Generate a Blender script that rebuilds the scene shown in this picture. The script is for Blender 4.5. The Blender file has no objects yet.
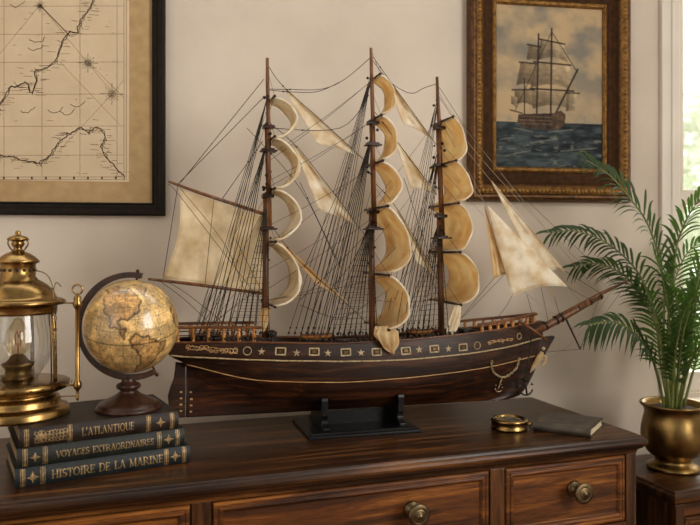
import bpy, bmesh, math, random
import numpy as np
from mathutils import Vector, Matrix, noise as mnoise
PI = math.pi
random.seed(7); np.random.seed(7)
SC = bpy.context.scene
COL = SC.collection

# ------------------------------------------------------------------ camera, world, lights, exposure
FPX, U0, VH, CAMZ = 710.0, 350.0, 250.0, 1.29
cd = bpy.data.cameras.new('camera'); cam = bpy.data.objects.new('camera', cd); COL.objects.link(cam)
cam.location = (0, 0, CAMZ); cam.rotation_euler = (PI/2, 0, 0)
cd.sensor_width = 36; cd.lens = 36*FPX/700; cd.shift_y = -(262.5-VH)/700
cd.clip_start = .05; cd.clip_end = 100
cd.dof.use_dof = True; cd.dof.focus_distance = 1.66; cd.dof.aperture_fstop = 3.6
SC.camera = cam
SC.view_settings.view_transform = 'Standard'
SC.view_settings.look = 'None'
SC.view_settings.gamma = 1
SC.view_settings.use_curve_mapping = False
SC.view_settings.exposure = 0.4

W = bpy.data.worlds.new('world'); SC.world = W; W.use_nodes = True
wn = W.node_tree.nodes; wl = W.node_tree.links; wn.clear()
wo = wn.new('ShaderNodeOutputWorld'); wb = wn.new('ShaderNodeBackground')
wt = wn.new('ShaderNodeTexCoord'); ws = wn.new('ShaderNodeSeparateXYZ')
wr = wn.new('ShaderNodeValToRGB')
wl.new(wt.outputs['Generated'], ws.inputs[0])
wl.new(ws.outputs['Y'], wr.inputs[0])
wr.color_ramp.elements[0].position = 0.0; wr.color_ramp.elements[0].color = (.2, .187, .17, 1)
wr.color_ramp.elements[1].position = 0.5; wr.color_ramp.elements[1].color = (3.3, 3.3, 3.15, 1)
wz = wn.new('ShaderNodeMapRange'); wl.new(ws.outputs['Z'], wz.inputs[0])
wz.inputs['From Min'].default_value = -.25; wz.inputs['From Max'].default_value = .6; wz.inputs['To Min'].default_value = .12; wz.inputs['To Max'].default_value = 1.75
wm = wn.new('ShaderNodeVectorMath'); wm.operation = 'SCALE'; wl.new(wr.outputs[0], wm.inputs[0]); wl.new(wz.outputs[0], wm.inputs['Scale'])
wl.new(wm.outputs[0], wb.inputs[0]); wb.inputs[1].default_value = 1.0
wl.new(wb.outputs[0], wo.inputs[0])

WYAW = math.radians(9); WORG = Vector((0, 2.07, 0))
WX = Vector((math.cos(WYAW), math.sin(WYAW), 0)); WN = Vector((-math.sin(WYAW), math.cos(WYAW), 0))
def wall_pt(a, b, z):            # a along the back wall, b in front of it (towards the room)
    return WORG + WX*a - WN*b + Vector((0, 0, z))
WRA = 1.75                       # where the right wall stands, measured along the back wall

def area(name, loc, target, sx, sy, power, color):
    l = bpy.data.lights.new(name, 'AREA'); l.shape = 'RECTANGLE'; l.size = sx; l.size_y = sy
    l.energy = power; l.color = color
    o = bpy.data.objects.new(name, l); COL.objects.link(o); o.location = loc
    o.rotation_euler = (Vector(target)-Vector(loc)).to_track_quat('-Z', 'Y').to_euler()
    return o
# daylight through the tall window in the right wall
key_loc = wall_pt(WRA+.16, 2.75, 2.05)
area('window_daylight', key_loc, key_loc-WX, 1.7, 1.95, 86, (1.0, .96, .905))
# soft fill from the unseen left side, added to brighten wall and sails
fill_loc = wall_pt(-2.06, 2.7, 1.9)
area('left_fill_light', fill_loc, fill_loc+WX, 1.5, 1.5, 9, (1.0, .96, .91))
# daylight through the back window
bl = wall_pt(1.33, -.25, 1.62)
area('back_window_daylight', bl, bl-WN, .75, 1.45, 16, (1.0, .97, .9))

# ------------------------------------------------------------------ picture-to-place measuring helpers
def P(u, v, d):
    return Vector(((u-U0)/FPX*d, d, CAMZ-(v-VH)/FPX*d))
def proj(p):
    return (U0+FPX*p.x/p.y, VH-FPX*(p.z-CAMZ)/p.y)
def wall_ab(u, v, b=0):          # point of the wall plane (b in front) seen at u,v -> (a, z)
    dx = (u-U0)/FPX
    o = WORG - WN*b
    t = (WN.dot(o))/(WN.x*dx+WN.y)
    p = Vector((dx*t, t, 0))
    return ((p-WORG).dot(WX), CAMZ-(v-VH)/FPX*t)

# ------------------------------------------------------------------ materials
def mat(name):
    m = bpy.data.materials.new(name); m.use_nodes = True
    nt = m.node_tree; b = nt.nodes['Principled BSDF']
    return m, nt, b
def lin(r, g, b):
    f = lambda c: (c/255/12.92 if c/255 <= .04045 else ((c/255+.055)/1.055)**2.4)
    return (f(r), f(g), f(b), 1)
def noise_mat(name, c1, c2, scale=8, detail=6, rough=.6, metal=0, stretch=(1,1,1), bump=0, bscale=None, p0=.3, p1=.7, rough2=None, spec=.5, coat=0, dist=0):
    m, nt, b = mat(name); N = nt.nodes; L = nt.links
    tc = N.new('ShaderNodeTexCoord'); mp = N.new('ShaderNodeMapping'); mp.inputs['Scale'].default_value = stretch
    L.new(tc.outputs['Object'], mp.inputs[0])
    nz = N.new('ShaderNodeTexNoise'); nz.inputs['Scale'].default_value = scale; nz.inputs['Detail'].default_value = detail
    nz.inputs['Distortion'].default_value = dist
    L.new(mp.outputs[0], nz.inputs['Vector'])
    r = N.new('ShaderNodeValToRGB'); r.color_ramp.elements[0].position = p0; r.color_ramp.elements[1].position = p1
    r.color_ramp.elements[0].color = c1; r.color_ramp.elements[1].color = c2
    L.new(nz.outputs['Fac'], r.inputs[0]); L.new(r.outputs[0], b.inputs['Base Color'])
    b.inputs['Roughness'].default_value = rough; b.inputs['Metallic'].default_value = metal
    b.inputs['Specular IOR Level'].default_value = spec
    b.inputs['Coat Weight'].default_value = coat; b.inputs['Coat Roughness'].default_value = .15
    if rough2 is not None:
        rr = N.new('ShaderNodeMapRange'); rr.inputs['To Min'].default_value = rough; rr.inputs['To Max'].default_value = rough2
        L.new(nz.outputs['Fac'], rr.inputs[0]); L.new(rr.outputs[0], b.inputs['Roughness'])
    if bump:
        n2 = N.new('ShaderNodeTexNoise'); n2.inputs['Scale'].default_value = bscale or scale*4; n2.inputs['Detail'].default_value = 4
        L.new(mp.outputs[0], n2.inputs['Vector'])
        bp = N.new('ShaderNodeBump'); bp.inputs['Strength'].default_value = bump; bp.inputs['Distance'].default_value = .002
        L.new(n2.outputs['Fac'], bp.inputs['Height']); L.new(bp.outputs[0], b.inputs['Normal'])
    return m
def wood(name, c1, c2, c3, axis='x', scale=1.0, rough=.3, coat=.25):
    """long grain along one axis, with darker streaks and fine pores"""
    m, nt, b = mat(name); N = nt.nodes; L = nt.links
    tc = N.new('ShaderNodeTexCoord'); mp = N.new('ShaderNodeMapping')
    s = {'x': (.9, 14, 14), 'y': (14, .9, 14), 'z': (14, 14, .9)}[axis]
    mp.inputs['Scale'].default_value = [k*scale for k in s]
    L.new(tc.outputs['Object'], mp.inputs[0])
    nz = N.new('ShaderNodeTexNoise'); nz.inputs['Scale'].default_value = 2.2; nz.inputs['Detail'].default_value = 8; nz.inputs['Distortion'].default_value = .7
    L.new(mp.outputs[0], nz.inputs['Vector'])
    r = N.new('ShaderNodeValToRGB'); e = r.color_ramp.elements
    e[0].position = .3; e[0].color = c1; e[1].position = .72; e[1].color = c3
    x = e.new(.52); x.color = c2
    L.new(nz.outputs['Fac'], r.inputs[0])
    n2 = N.new('ShaderNodeTexNoise'); n2.inputs['Scale'].default_value = 22; n2.inputs['Detail'].default_value = 3
    L.new(mp.outputs[0], n2.inputs['Vector'])
    mx = N.new('ShaderNodeMix'); mx.data_type = 'RGBA'; mx.blend_type = 'MULTIPLY'; mx.inputs['Factor'].default_value = .55
    r2 = N.new('ShaderNodeValToRGB'); r2.color_ramp.elements[0].position = .38; r2.color_ramp.elements[1].position = .55
    r2.color_ramp.elements[0].color = (.3, .25, .2, 1); r2.color_ramp.elements[1].color = (1, 1, 1, 1)
    L.new(n2.outputs['Fac'], r2.inputs[0])
    L.new(r.outputs[0], mx.inputs[6]); L.new(r2.outputs[0], mx.inputs[7]); L.new(mx.outputs[2], b.inputs['Base Color'])
    b.inputs['Roughness'].default_value = rough
    b.inputs['Specular IOR Level'].default_value = .32
    b.inputs['Coat Weight'].default_value = coat; b.inputs['Coat Roughness'].default_value = .22
    bp = N.new('ShaderNodeBump'); bp.inputs['Strength'].default_value = .12; bp.inputs['Distance'].default_value = .001
    L.new(n2.outputs['Fac'], bp.inputs['Height']); L.new(bp.outputs[0], b.inputs['Normal'])
    return m
def cloth_mat(name, c1, c2, trans=.35, scale=14):
    m = noise_mat(name, c1, c2, scale=scale, detail=12, rough=.85, bump=.35, bscale=160, spec=.15, p0=.34, p1=.64)
    nt = m.node_tree; N = nt.nodes; L = nt.links; b = N['Principled BSDF']; out = N['Material Output']
    tr = N.new('ShaderNodeBsdfTranslucent'); mx = N.new('ShaderNodeMixShader'); mx.inputs[0].default_value = trans
    src = b.inputs['Base Color'].links[0].from_socket
    L.new(src, tr.inputs[0]); L.new(b.outputs[0], mx.inputs[1]); L.new(tr.outputs[0], mx.inputs[2]); L.new(mx.outputs[0], out.inputs[0])
    return m
def vcol_mat(name, rough=.6, coat=0, spec=.4, bump=0):
    m, nt, b = mat(name); N = nt.nodes; L = nt.links
    a = N.new('ShaderNodeVertexColor'); a.layer_name = 'Col'
    L.new(a.outputs[0], b.inputs['Base Color']); b.inputs['Roughness'].default_value = rough
    b.inputs['Coat Weight'].default_value = coat; b.inputs['Coat Roughness'].default_value = .12; b.inputs['Specular IOR Level'].default_value = spec
    if bump:
        tc = N.new('ShaderNodeTexCoord'); n2 = N.new('ShaderNodeTexNoise'); n2.inputs['Scale'].default_value = 260
        L.new(tc.outputs['Object'], n2.inputs['Vector'])
        bp = N.new('ShaderNodeBump'); bp.inputs['Strength'].default_value = bump; bp.inputs['Distance'].default_value = .001
        L.new(n2.outputs['Fac'], bp.inputs['Height']); L.new(bp.outputs[0], b.inputs['Normal'])
    return m
def glass_mat(name, tint=(1,1,1,1), base=.06):
    m = bpy.data.materials.new(name); m.use_nodes = True; nt = m.node_tree; N = nt.nodes; L = nt.links; N.clear()
    o = N.new('ShaderNodeOutputMaterial'); t = N.new('ShaderNodeBsdfTransparent'); t.inputs[0].default_value = tint
    g = N.new('ShaderNodeBsdfGlossy'); g.inputs['Roughness'].default_value = .03
    lw = N.new('ShaderNodeLayerWeight'); lw.inputs[0].default_value = .35
    mr = N.new('ShaderNodeMapRange'); mr.inputs['To Min'].default_value = base; mr.inputs['To Max'].default_value = .75
    L.new(lw.outputs['Facing'], mr.inputs[0])
    mx = N.new('ShaderNodeMixShader'); L.new(mr.outputs[0], mx.inputs[0]); L.new(t.outputs[0], mx.inputs[1]); L.new(g.outputs[0], mx.inputs[2]); L.new(mx.outputs[0], o.inputs[0])
    return m

M = {}
M['plaster'] = noise_mat('plaster', lin(208,195,180), lin(221,209,194), scale=3.5, rough=.9, bump=.25, bscale=55, spec=.2)
M['white_paint'] = noise_mat('white_paint', lin(222,214,202), lin(232,225,214), scale=5, rough=.45)
M['floor'] = wood('floorboards', lin(70,42,24), lin(95,58,33), lin(120,78,46), 'x', 1, .4)
M['maho'] = wood('mahogany_top', lin(26,13,6), lin(62,36,16), lin(118,74,35), 'x', 1.3, .32, .0)
M['maho_front'] = wood('mahogany_front', lin(36,17,6), lin(98,54,18), lin(160,100,40), 'x', 1.6, .42, .12)
M['maho_v'] = wood('mahogany_upright', lin(32,16,6), lin(72,41,16), lin(112,69,29), 'z', 1.6, .36, .25)
M['dark_gap'] = noise_mat('dark_gap', lin(18,9,5), lin(28,14,8), rough=.7)
M['hull'] = wood('hull_wood', lin(18,8,4), lin(44,21,9), lin(84,45,19), 'x', 2.4, .42, .06)
M['hull_dark'] = wood('dark_hull_wood', lin(26,13,7), lin(50,28,16), lin(84,52,31), 'x', 2.4, .45, .04)
M['spar'] = wood('spar_wood', lin(70,42,23), lin(114,72,40), lin(150,102,62), 'z', 3, .42, .1)
M['rail'] = wood('rail_wood', lin(66,38,18), lin(108,64,31), lin(140,90,48), 'x', 3, .42, .1)
M['lightwood'] = wood('light_wood', lin(140,88,40), lin(184,124,62), lin(208,150,84), 'x', 3, .5, .05)
M['deck'] = wood('deck_wood', lin(96,60,32), lin(130,86,48), lin(152,106,64), 'x', 3, .5, 0)
M['ivory'] = noise_mat('ivory_inlay', lin(128,106,74), lin(188,166,124), scale=120, rough=.45)
M['stripe'] = noise_mat('pale_wood_strip', lin(156,116,70), lin(198,158,104), scale=40, rough=.4)
M['sail'] = cloth_mat('sailcloth', lin(226,204,162), lin(251,242,219), .32, 20)
M['sail_tan'] = cloth_mat('aged_sailcloth', lin(236,206,152), lin(251,236,198), .6, 22)
M['sail_old'] = cloth_mat('stained_sailcloth', lin(196,170,126), lin(240,222,186), .22, 16)
M['sail_white'] = cloth_mat('pale_sailcloth', lin(226,202,158), lin(252,245,226), .34, 26)
M['rope'] = noise_mat('dark_rope', lin(38,33,28), lin(68,60,51), scale=300, rough=.85, spec=.2)
M['rope_pale'] = noise_mat('pale_rope', lin(150,134,112), lin(190,174,150), scale=300, rough=.85, spec=.2)
M['black_wood'] = noise_mat('black_lacquer', lin(4,4,4), lin(11,10,10), scale=30, rough=.28, spec=.3, rough2=.42)
M['brass'] = noise_mat('aged_brass', lin(92,70,36), lin(176,142,88), scale=16, detail=7, rough=.16, rough2=.36, metal=1, bump=.08, bscale=60)
M['brass_dark'] = noise_mat('dark_brass', lin(64,48,28), lin(112,88,54), scale=26, rough=.3, rough2=.5, metal=1)
M['brass_pot'] = noise_mat('beaten_brass', lin(98,77,43), lin(166,136,84), scale=14, detail=7, rough=.22, rough2=.46, metal=1, bump=.35, bscale=40)
M['bronze'] = noise_mat('antique_bronze', lin(76,63,45), lin(130,112,82), scale=40, rough=.3, rough2=.5, metal=1)
M['iron'] = noise_mat('dark_iron', lin(40,38,36), lin(66,62,58), scale=60, rough=.45, metal=.8)
M['chain'] = noise_mat('chain_metal', lin(150,128,92), lin(196,176,138), scale=60, rough=.4, metal=.7)
M['glass'] = glass_mat('lamp_glass', (.93,.94,.92,1), .05)
M['bulb'] = glass_mat('amber_glass', (1,.93,.80,1), .04)
M['pane'] = glass_mat('window_glass', (.97,.99,.98,1), .03)
M['filament'] = noise_mat('amber_wick', lin(120,66,26), lin(170,104,44), scale=40, rough=.5)
M['globe_arm'] = wood('dark_walnut', lin(36,20,13), lin(58,34,22), lin(76,46,28), 'z', 2, .38, .1)
M['leather_brown'] = noise_mat('brown_leather', lin(26,18,14), lin(44,31,25), scale=50, rough=.42, rough2=.6, bump=.3, bscale=220, spec=.3)
M['leather_green'] = noise_mat('dark_green_leather', lin(20,23,20), lin(35,37,32), scale=50, rough=.42, rough2=.6, bump=.3, bscale=220, spec=.3)
M['leather_blue'] = noise_mat('dark_blue_leather', lin(17,22,25), lin(31,36,38), scale=50, rough=.42, rough2=.6, bump=.3, bscale=220, spec=.3)
M['leather_black'] = noise_mat('black_leather', lin(44,37,31), lin(82,71,60), scale=30, rough=.42, rough2=.6, bump=.4, bscale=240)
M['pages'] = noise_mat('old_pages', lin(120,98,70), lin(168,144,108), scale=60, stretch=(1,1,14), rough=.85)
M['pages_light'] = noise_mat('cream_pages', lin(176,154,120), lin(214,196,162), scale=60, stretch=(1,1,14), rough=.85)
M['gilt'] = noise_mat('gilt', lin(104,82,52), lin(176,146,98), scale=160, rough=.45, metal=.4)
M['paper'] = noise_mat('chart_paper', lin(202,182,152), lin(219,200,170), scale=7, rough=.85, spec=.15)
M['mat'] = noise_mat('chart_mount', lin(172,143,103), lin(188,160,118), scale=30, rough=.9, spec=.15)
M['ink'] = noise_mat('ink', lin(58,45,32), lin(84,66,47), scale=50, rough=.9, spec=.1)
M['ink_faint'] = noise_mat('faint_ink', lin(138,112,80), lin(156,130,96), scale=50, rough=.9, spec=.1)
M['frame_black'] = noise_mat('ebonised_wood', lin(15,11,8), lin(34,25,18), scale=60, rough=.45, rough2=.65, bump=.6, bscale=90, spec=.2)
M['gold_leaf'] = noise_mat('gold_leaf', lin(92,64,30), lin(160,118,60), scale=70, rough=.35, rough2=.5, metal=.75, bump=1.0, bscale=150)
M['gold_dark'] = noise_mat('worn_gilding', lin(52,32,14), lin(112,74,34), scale=90, rough=.42, metal=.5, bump=.8, bscale=160)
M['gold_brown'] = noise_mat('brown_cove', lin(46,29,15), lin(74,47,24), scale=60, rough=.6, bump=.3, bscale=90, spec=.08)
M['soil'] = noise_mat('potting_soil', lin(32,22,14), lin(62,44,30), scale=60, rough=.95, bump=1, bscale=90)
def leaf_mat(name, c1, c2, tr):
    m = noise_mat(name, c1, c2, scale=9, rough=.5, spec=.3)
    nt = m.node_tree; N = nt.nodes; L = nt.links; b = N['Principled BSDF']; out = N['Material Output']
    t = N.new('ShaderNodeBsdfTranslucent'); t.inputs[0].default_value = tr
    mx = N.new('ShaderNodeMixShader'); mx.inputs[0].default_value = .35
    L.new(b.outputs[0], mx.inputs[1]); L.new(t.outputs[0], mx.inputs[2]); L.new(mx.outputs[0], out.inputs[0]); return m
M['leaf'] = leaf_mat('palm_leaf', lin(26,42,20), lin(58,80,38), lin(96,134,46))
M['stem'] = noise_mat('palm_stem', lin(86,100,48), lin(128,138,70), scale=20, rough=.5)
M['tree_leaf'] = leaf_mat('glare_leaf', lin(222,226,208), lin(246,248,236), lin(240,244,226))  # green leaves coloured near white: overexposed daylight put into the colour
M['bark'] = noise_mat('bark', lin(70,56,42), lin(100,84,66), scale=20, rough=.9)
M['lawn'] = noise_mat('lawn', lin(120,138,84), lin(160,174,120), scale=4, rough=.95)

# ------------------------------------------------------------------ mesh builder
class MB:
    def __init__(s): s.v = []; s.f = []; s.m = []; s.sm = []
    def add(s, vs, fs, mi=0, smooth=False):
        o = len(s.v); s.v.extend([tuple(x) for x in vs])
        for f in fs: s.f.append(tuple(i+o for i in f)); s.m.append(mi); s.sm.append(smooth)
        return s
    def box(s, a, b, mi=0):
        (x0,y0,z0), (x1,y1,z1) = a, b
        vs = [(x0,y0,z0),(x1,y0,z0),(x1,y1,z0),(x0,y1,z0),(x0,y0,z1),(x1,y0,z1),(x1,y1,z1),(x0,y1,z1)]
        return s.add(vs, [(0,3,2,1),(4,5,6,7),(0,1,5,4),(1,2,6,5),(2,3,7,6),(3,0,4,7)], mi)
    def loops(s, rings, mi=0, smooth=True, close=True, cap0=True, cap1=True):
        n = len(rings[0]); vs = [p for r in rings for p in r]; fs = []
        for i in range(len(rings)-1):
            for j in range(n if close else n-1):
                k = (j+1) % n
                fs.append((i*n+j, i*n+k, (i+1)*n+k, (i+1)*n+j))
        if close and cap0: fs.append(tuple(reversed(range(n))))
        if close and cap1: fs.append(tuple((len(rings)-1)*n+j for j in range(n)))
        return s.add(vs, fs, mi, smooth)
    def lathe(s, prof, n=40, c=(0,0,0), axis=None, mi=0, smooth=True, cap=True):
        rings = []
        q = Vector((0,0,1)).rotation_difference(Vector(axis)) if axis is not None else None
        for r, z in prof:
            ring = []
            for j in range(n):
                t = 2*PI*j/n; p = Vector((r*math.cos(t), r*math.sin(t), z))
                if q: p = q @ p
                ring.append(p+Vector(c))
            rings.append(ring)
        return s.loops(rings, mi, smooth, True, cap, cap)
    def tube(s, pts, r, n=6, mi=0, closed=False, cap=True):
        pts = [Vector(p) for p in pts]; N = len(pts); rings = []
        up = Vector((0,0,1)); prev = None
        for i, p in enumerate(pts):
            if closed: t = pts[(i+1) % N]-pts[i-1]
            else: t = pts[min(i+1, N-1)]-pts[max(i-1, 0)]
            if t.length < 1e-9: t = Vector((0,0,1))
            t.normalize()
            if prev is None:
                a = up if abs(t.dot(up)) < .95 else Vector((1,0,0))
                x = t.cross(a).normalized()
            else:
                x = prev-t*prev.dot(t)
                x = x.normalized() if x.length > 1e-6 else t.orthogonal().normalized()
            prev = x; y = t.cross(x)
            rr = r[i] if isinstance(r, (list, tuple)) else r
            rings.append([p+(x*math.cos(2*PI*j/n)+y*math.sin(2*PI*j/n))*rr for j in range(n)])
        if closed:
            rings.append(rings[0]); return s.loops(rings, mi, True, True, False, False)
        return s.loops(rings, mi, True, True, cap, cap)
    def grid(s, fn, nu, nv, mi=0, smooth=True):
        vs = [fn(i/nu, j/nv) for i in range(nu+1) for j in range(nv+1)]
        fs = [(i*(nv+1)+j, (i+1)*(nv+1)+j, (i+1)*(nv+1)+j+1, i*(nv+1)+j+1) for i in range(nu) for j in range(nv)]
        return s.add(vs, fs, mi, smooth)
    def stack(s, rect, prof, mi=0, fr=None, smooth=False):
        """rect x0,x1,y0,y1; prof = [(offset, height)...]: a moulded slab"""
        x0,x1,y0,y1 = rect; rings = []
        for o, h in prof:
            q = [(x0-o,y0-o,h),(x1+o,y0-o,h),(x1+o,y1+o,h),(x0-o,y1+o,h)]
            rings.append([fr(*p) if fr else p for p in q])
        return s.loops(rings, mi, smooth)
    def prism(s, outline, fr, t0, t1, mi=0):
        a = [fr(p[0], p[1], t0) for p in outline]; b = [fr(p[0], p[1], t1) for p in outline]
        return s.loops([a, b], mi, False)
    def strip(s, pts, w, fr, mi=0, step=None):
        """flat ink/gilt line through 2-D points; fr maps (x,y) to 3-D"""
        if step:
            q = [pts[0]]
            for (x0,y0),(x1,y1) in zip(pts, pts[1:]):
                n = max(1, int(math.hypot(x1-x0,y1-y0)/step+.99)); q += [(x0+(x1-x0)*k/n, y0+(y1-y0)*k/n) for k in range(1,n+1)]
            pts = q
        for (x0,y0),(x1,y1) in zip(pts, pts[1:]):
            dx, dy = x1-x0, y1-y0; l = math.hypot(dx, dy)
            if l < 1e-9: continue
            nx, ny = -dy/l*w/2, dx/l*w/2; ex, ey = dx/l*w*.25, dy/l*w*.25
            s.add([fr(x0-ex+nx,y0-ey+ny), fr(x0-ex-nx,y0-ey-ny), fr(x1+ex-nx,y1+ey-ny), fr(x1+ex+nx,y1+ey+ny)], [(0,1,2,3)], mi)
        return s
    def build(s, name, mats, parent=None, bevel=0, solid=0, sub=0, loc=None, rot=None):
        me = bpy.data.meshes.new(name); me.from_pydata(s.v, [], s.f)
        if not isinstance(mats, (list, tuple)): mats = [mats]
        for m in mats: me.materials.append(m)
        me.polygons.foreach_set('material_index', s.m); me.polygons.foreach_set('use_smooth', s.sm)
        me.update()
        bm = bmesh.new(); bm.from_mesh(me); 
        if not solid: bmesh.ops.recalc_face_normals(bm, faces=bm.faces)
        bm.to_mesh(me); bm.free()
        o = bpy.data.objects.new(name, me); COL.objects.link(o)
        if parent: o.parent = parent
        if loc is not None: o.location = loc
        if rot is not None: o.rotation_euler = rot
        if solid:
            md = o.modifiers.new('thick', 'SOLIDIFY'); md.thickness = solid; md.offset = 0
        if bevel:
            md = o.modifiers.new('bevel', 'BEVEL'); md.width = bevel; md.segments = 2; md.limit_method = 'ANGLE'; md.angle_limit = .6
        if sub:
            md = o.modifiers.new('sub', 'SUBSURF'); md.levels = sub; md.render_levels = sub
        return o
def tag(o, label, cat, group=None):
    o['label'] = label; o['category'] = cat
    if group: o['group'] = group
    return o
def thing(name, label, cat, loc=(0,0,0), rz=0, group=None):
    o = bpy.data.objects.new(name, None); COL.objects.link(o); o.location = loc; o.rotation_euler = (0,0,rz)
    o.empty_display_size = .05
    return tag(o, label, cat, group)
def struct(o): o['kind'] = 'structure'; return o
def smooth_path(pts, n=8):
    """Catmull-Rom through points"""
    pts = [Vector(p) for p in pts]; out = []
    for i in range(len(pts)-1):
        p0 = pts[max(i-1,0)]; p1 = pts[i]; p2 = pts[i+1]; p3 = pts[min(i+2,len(pts)-1)]
        for k in range(n):
            t = k/n
            out.append(.5*((2*p1)+(p2-p0)*t+(2*p0-5*p1+4*p2-p3)*t*t+(3*p1-p0-3*p2+p3)*t**3))
    out.append(pts[-1]); return out
def interp(x, xs, ys): return float(np.interp(x, xs, ys))

# ------------------------------------------------------------------ room shell
WA0, WA1, WH = -1.9, WRA, 3.0
wa_l, _ = wall_ab(665, 100); win_a0, win_a1 = wa_l, wa_l+.80; win_z0, win_z1 = .84, 2.42
def wfr(a, z, b): return tuple(wall_pt(a, b, z))
def wbox(mb, a0, a1, b0, b1, z0, z1, mi=0):
    rings = [[wall_pt(a0,b,z0), wall_pt(a1,b,z0), wall_pt(a1,b,z1), wall_pt(a0,b,z1)] for b in (b0, b1)]
    return mb.loops(rings, mi, False)
mb = MB()
wbox(mb, WA0, win_a0, 0, -.14, 0, WH); wbox(mb, win_a1, WA1+.14, 0, -.14, 0, WH)
wbox(mb, win_a0, win_a1, 0, -.14, 0, win_z0); wbox(mb, win_a0, win_a1, 0, -.14, win_z1, WH)
struct(mb.build('wall_back', M['plaster']))
# right wall with its tall window opening (lies outside the picture, lets the daylight in)
mb = MB()
B0, B1, RZ0, RZ1 = 1.88, 3.62, 1.05, 3.05
wbox(mb, WRA, WRA+.14, 0, B0, 0, 3.3); wbox(mb, WRA, WRA+.14, B1, 4.2, 0, 3.3)
wbox(mb, WRA, WRA+.14, B0, B1, 0, RZ0); wbox(mb, WRA, WRA+.14, B0, B1, RZ1, 3.3)
struct(mb.build('wall_right', M['plaster']))
mb = MB()               # left wall, outside the picture too, with an opening added for the fill light
wbox(mb, WA0-.14, WA0, -.14, 1.9, 0, 3.3); wbox(mb, WA0-.14, WA0, 3.5, 4.2, 0, 3.3)
wbox(mb, WA0-.14, WA0, 1.9, 3.5, 0, 1.1); wbox(mb, WA0-.14, WA0, 1.9, 3.5, 2.7, 3.3)
struct(mb.build('wall_left', M['plaster']))
mb = MB(); mb.loops([[wall_pt(WA0,-.0,z), wall_pt(WA1,-.0,z), wall_pt(WA1,4.2,z), wall_pt(WA0,4.2,z)] for z in (-.05, 0)], 0, False)
struct(mb.build('floor', M['floor']))
mb = MB(); wbox(mb, WA0, WA1, 0, .014, 0, .12); wbox(mb, WA0, WA1, 0, .02, 0, .02)
struct(mb.build('baseboard_back', M['white_paint'], bevel=.003))

# window on the back wall
win = MB()
cw = .062
wbox(win, win_a0-.02, win_a0+cw-.02, -.02, .014, win_z0-.02, win_z1+cw); wbox(win, win_a1-cw+.04, win_a1+.04, -.02, .014, win_z0-.02, win_z1+cw)
wbox(win, win_a0-.02, win_a1+.04, -.02, .026, win_z1-.01, win_z1+cw)
wbox(win, win_a0+.012, win_a0+.022, .012, .018, win_z0, win_z1+cw)
wo_ = win.build('window_1', M['white_paint'], bevel=.004); struct(wo_)
sl = MB(); wbox(sl, win_a0-.05, win_a1+.07, -.06, .05, win_z0-.05, win_z0-.015); sl.build('window_sill', M['white_paint'], wo_, bevel=.005)
ga0 = wall_ab(680, 100, -.05)[0]; ga1 = win_a1-.04
zb_mid = wall_ab(679, 190, -.05)[1]; zb_mid2 = wall_ab(679, 206, -.05)[1]
sa = MB()
for (z0, z1) in ((win_z0, zb_mid2+.002), (zb_mid, win_z1)):
    wbox(sa, win_a0+.03, ga0, -.03, -.07, z0, z1); wbox(sa, ga1, win_a1-.01, -.03, -.07, z0, z1)
wbox(sa, win_a0+.03, win_a1-.01, -.025, -.072, zb_mid2, zb_mid)
wbox(sa, win_a0+.03, win_a1-.01, -.03, -.07, win_z0-.02, win_z0+.06); wbox(sa, win_a0+.03, win_a1-.01, -.03, -.07, win_z1-.05, win_z1)
sao = sa.build('sash', M['white_paint'], wo_, bevel=.003)
gp = MB(); wbox(gp, ga0-.005, ga1+.005, -.05, -.053, win_z0, win_z1); gp.build('glass_pane', M['pane'], wo_)

# garden beyond the window
mb = MB(); mb.grid(lambda i, j: (-6+18*i, 3.2+14*j, -.3), 12, 12)
struct(mb.build('garden_ground', M['lawn']))
def garden_tree(loc, h, rad, label, seed):
    rnd = random.Random(seed)
    t = thing('garden_tree', label, 'tree', loc, 0, 'trees beyond the window')
    tk = MB(); tk.tube([(0,0,0),(.05,0,h*.3),(0,.05,h*.7)], [.09,.07,.03], 8); tk.build('trunk', M['bark'], t)
    cr = MB()
    for _ in range(1500):
        th = rnd.uniform(0, 2*PI); ph = math.acos(rnd.uniform(-1,1)); r = rad*rnd.uniform(.45,1)**.6
        c = Vector((r*math.sin(ph)*math.cos(th), r*math.sin(ph)*math.sin(th), h*.62+1.25*r*math.cos(ph)))
        a = Vector((rnd.gauss(0,1), rnd.gauss(0,1), rnd.gauss(0,1))).normalized(); b = a.orthogonal().normalized()
        s = rnd.uniform(.05,.1)
        cr.add([c-a*s, c-b*s*.5, c+a*s, c+b*s*.5], [(0,1,2,3)])
    cr.build('foliage', M['tree_leaf'], t)
garden_tree((2.75, 5.4, -.3), 3.2, .72, 'leafy garden tree, whitened as if in glare, blurred outside the window, nearest the glass', 1)
garden_tree((4.2, 7.4, -.3), 3.6, 1.0, 'garden tree, whitened as if in glare, farther outside the window, behind the nearer one', 2)

# ------------------------------------------------------------------ framed things on the wall
def frame_sweep(mb, a0, a1, z0, z1, prof, vs=1.0):
    """prof: (outward offset from the opening, height off the wall, material) -> mitred frame"""
    for (o0,h0,m0), (o1,h1,m1) in zip(prof, prof[1:]):
        q = lambda o,h: [wall_pt(a0-o,h,z0-o*vs), wall_pt(a1+o,h,z0-o*vs), wall_pt(a1+o,h,z1+o*vs), wall_pt(a0-o,h,z1+o*vs)]
        A, B = q(o0,h0), q(o1,h1)
        for i in range(4):
            k = (i+1) % 4
            mb.add([A[i],A[k],B[k],B[i]], [(0,1,2,3)], m1)
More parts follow.
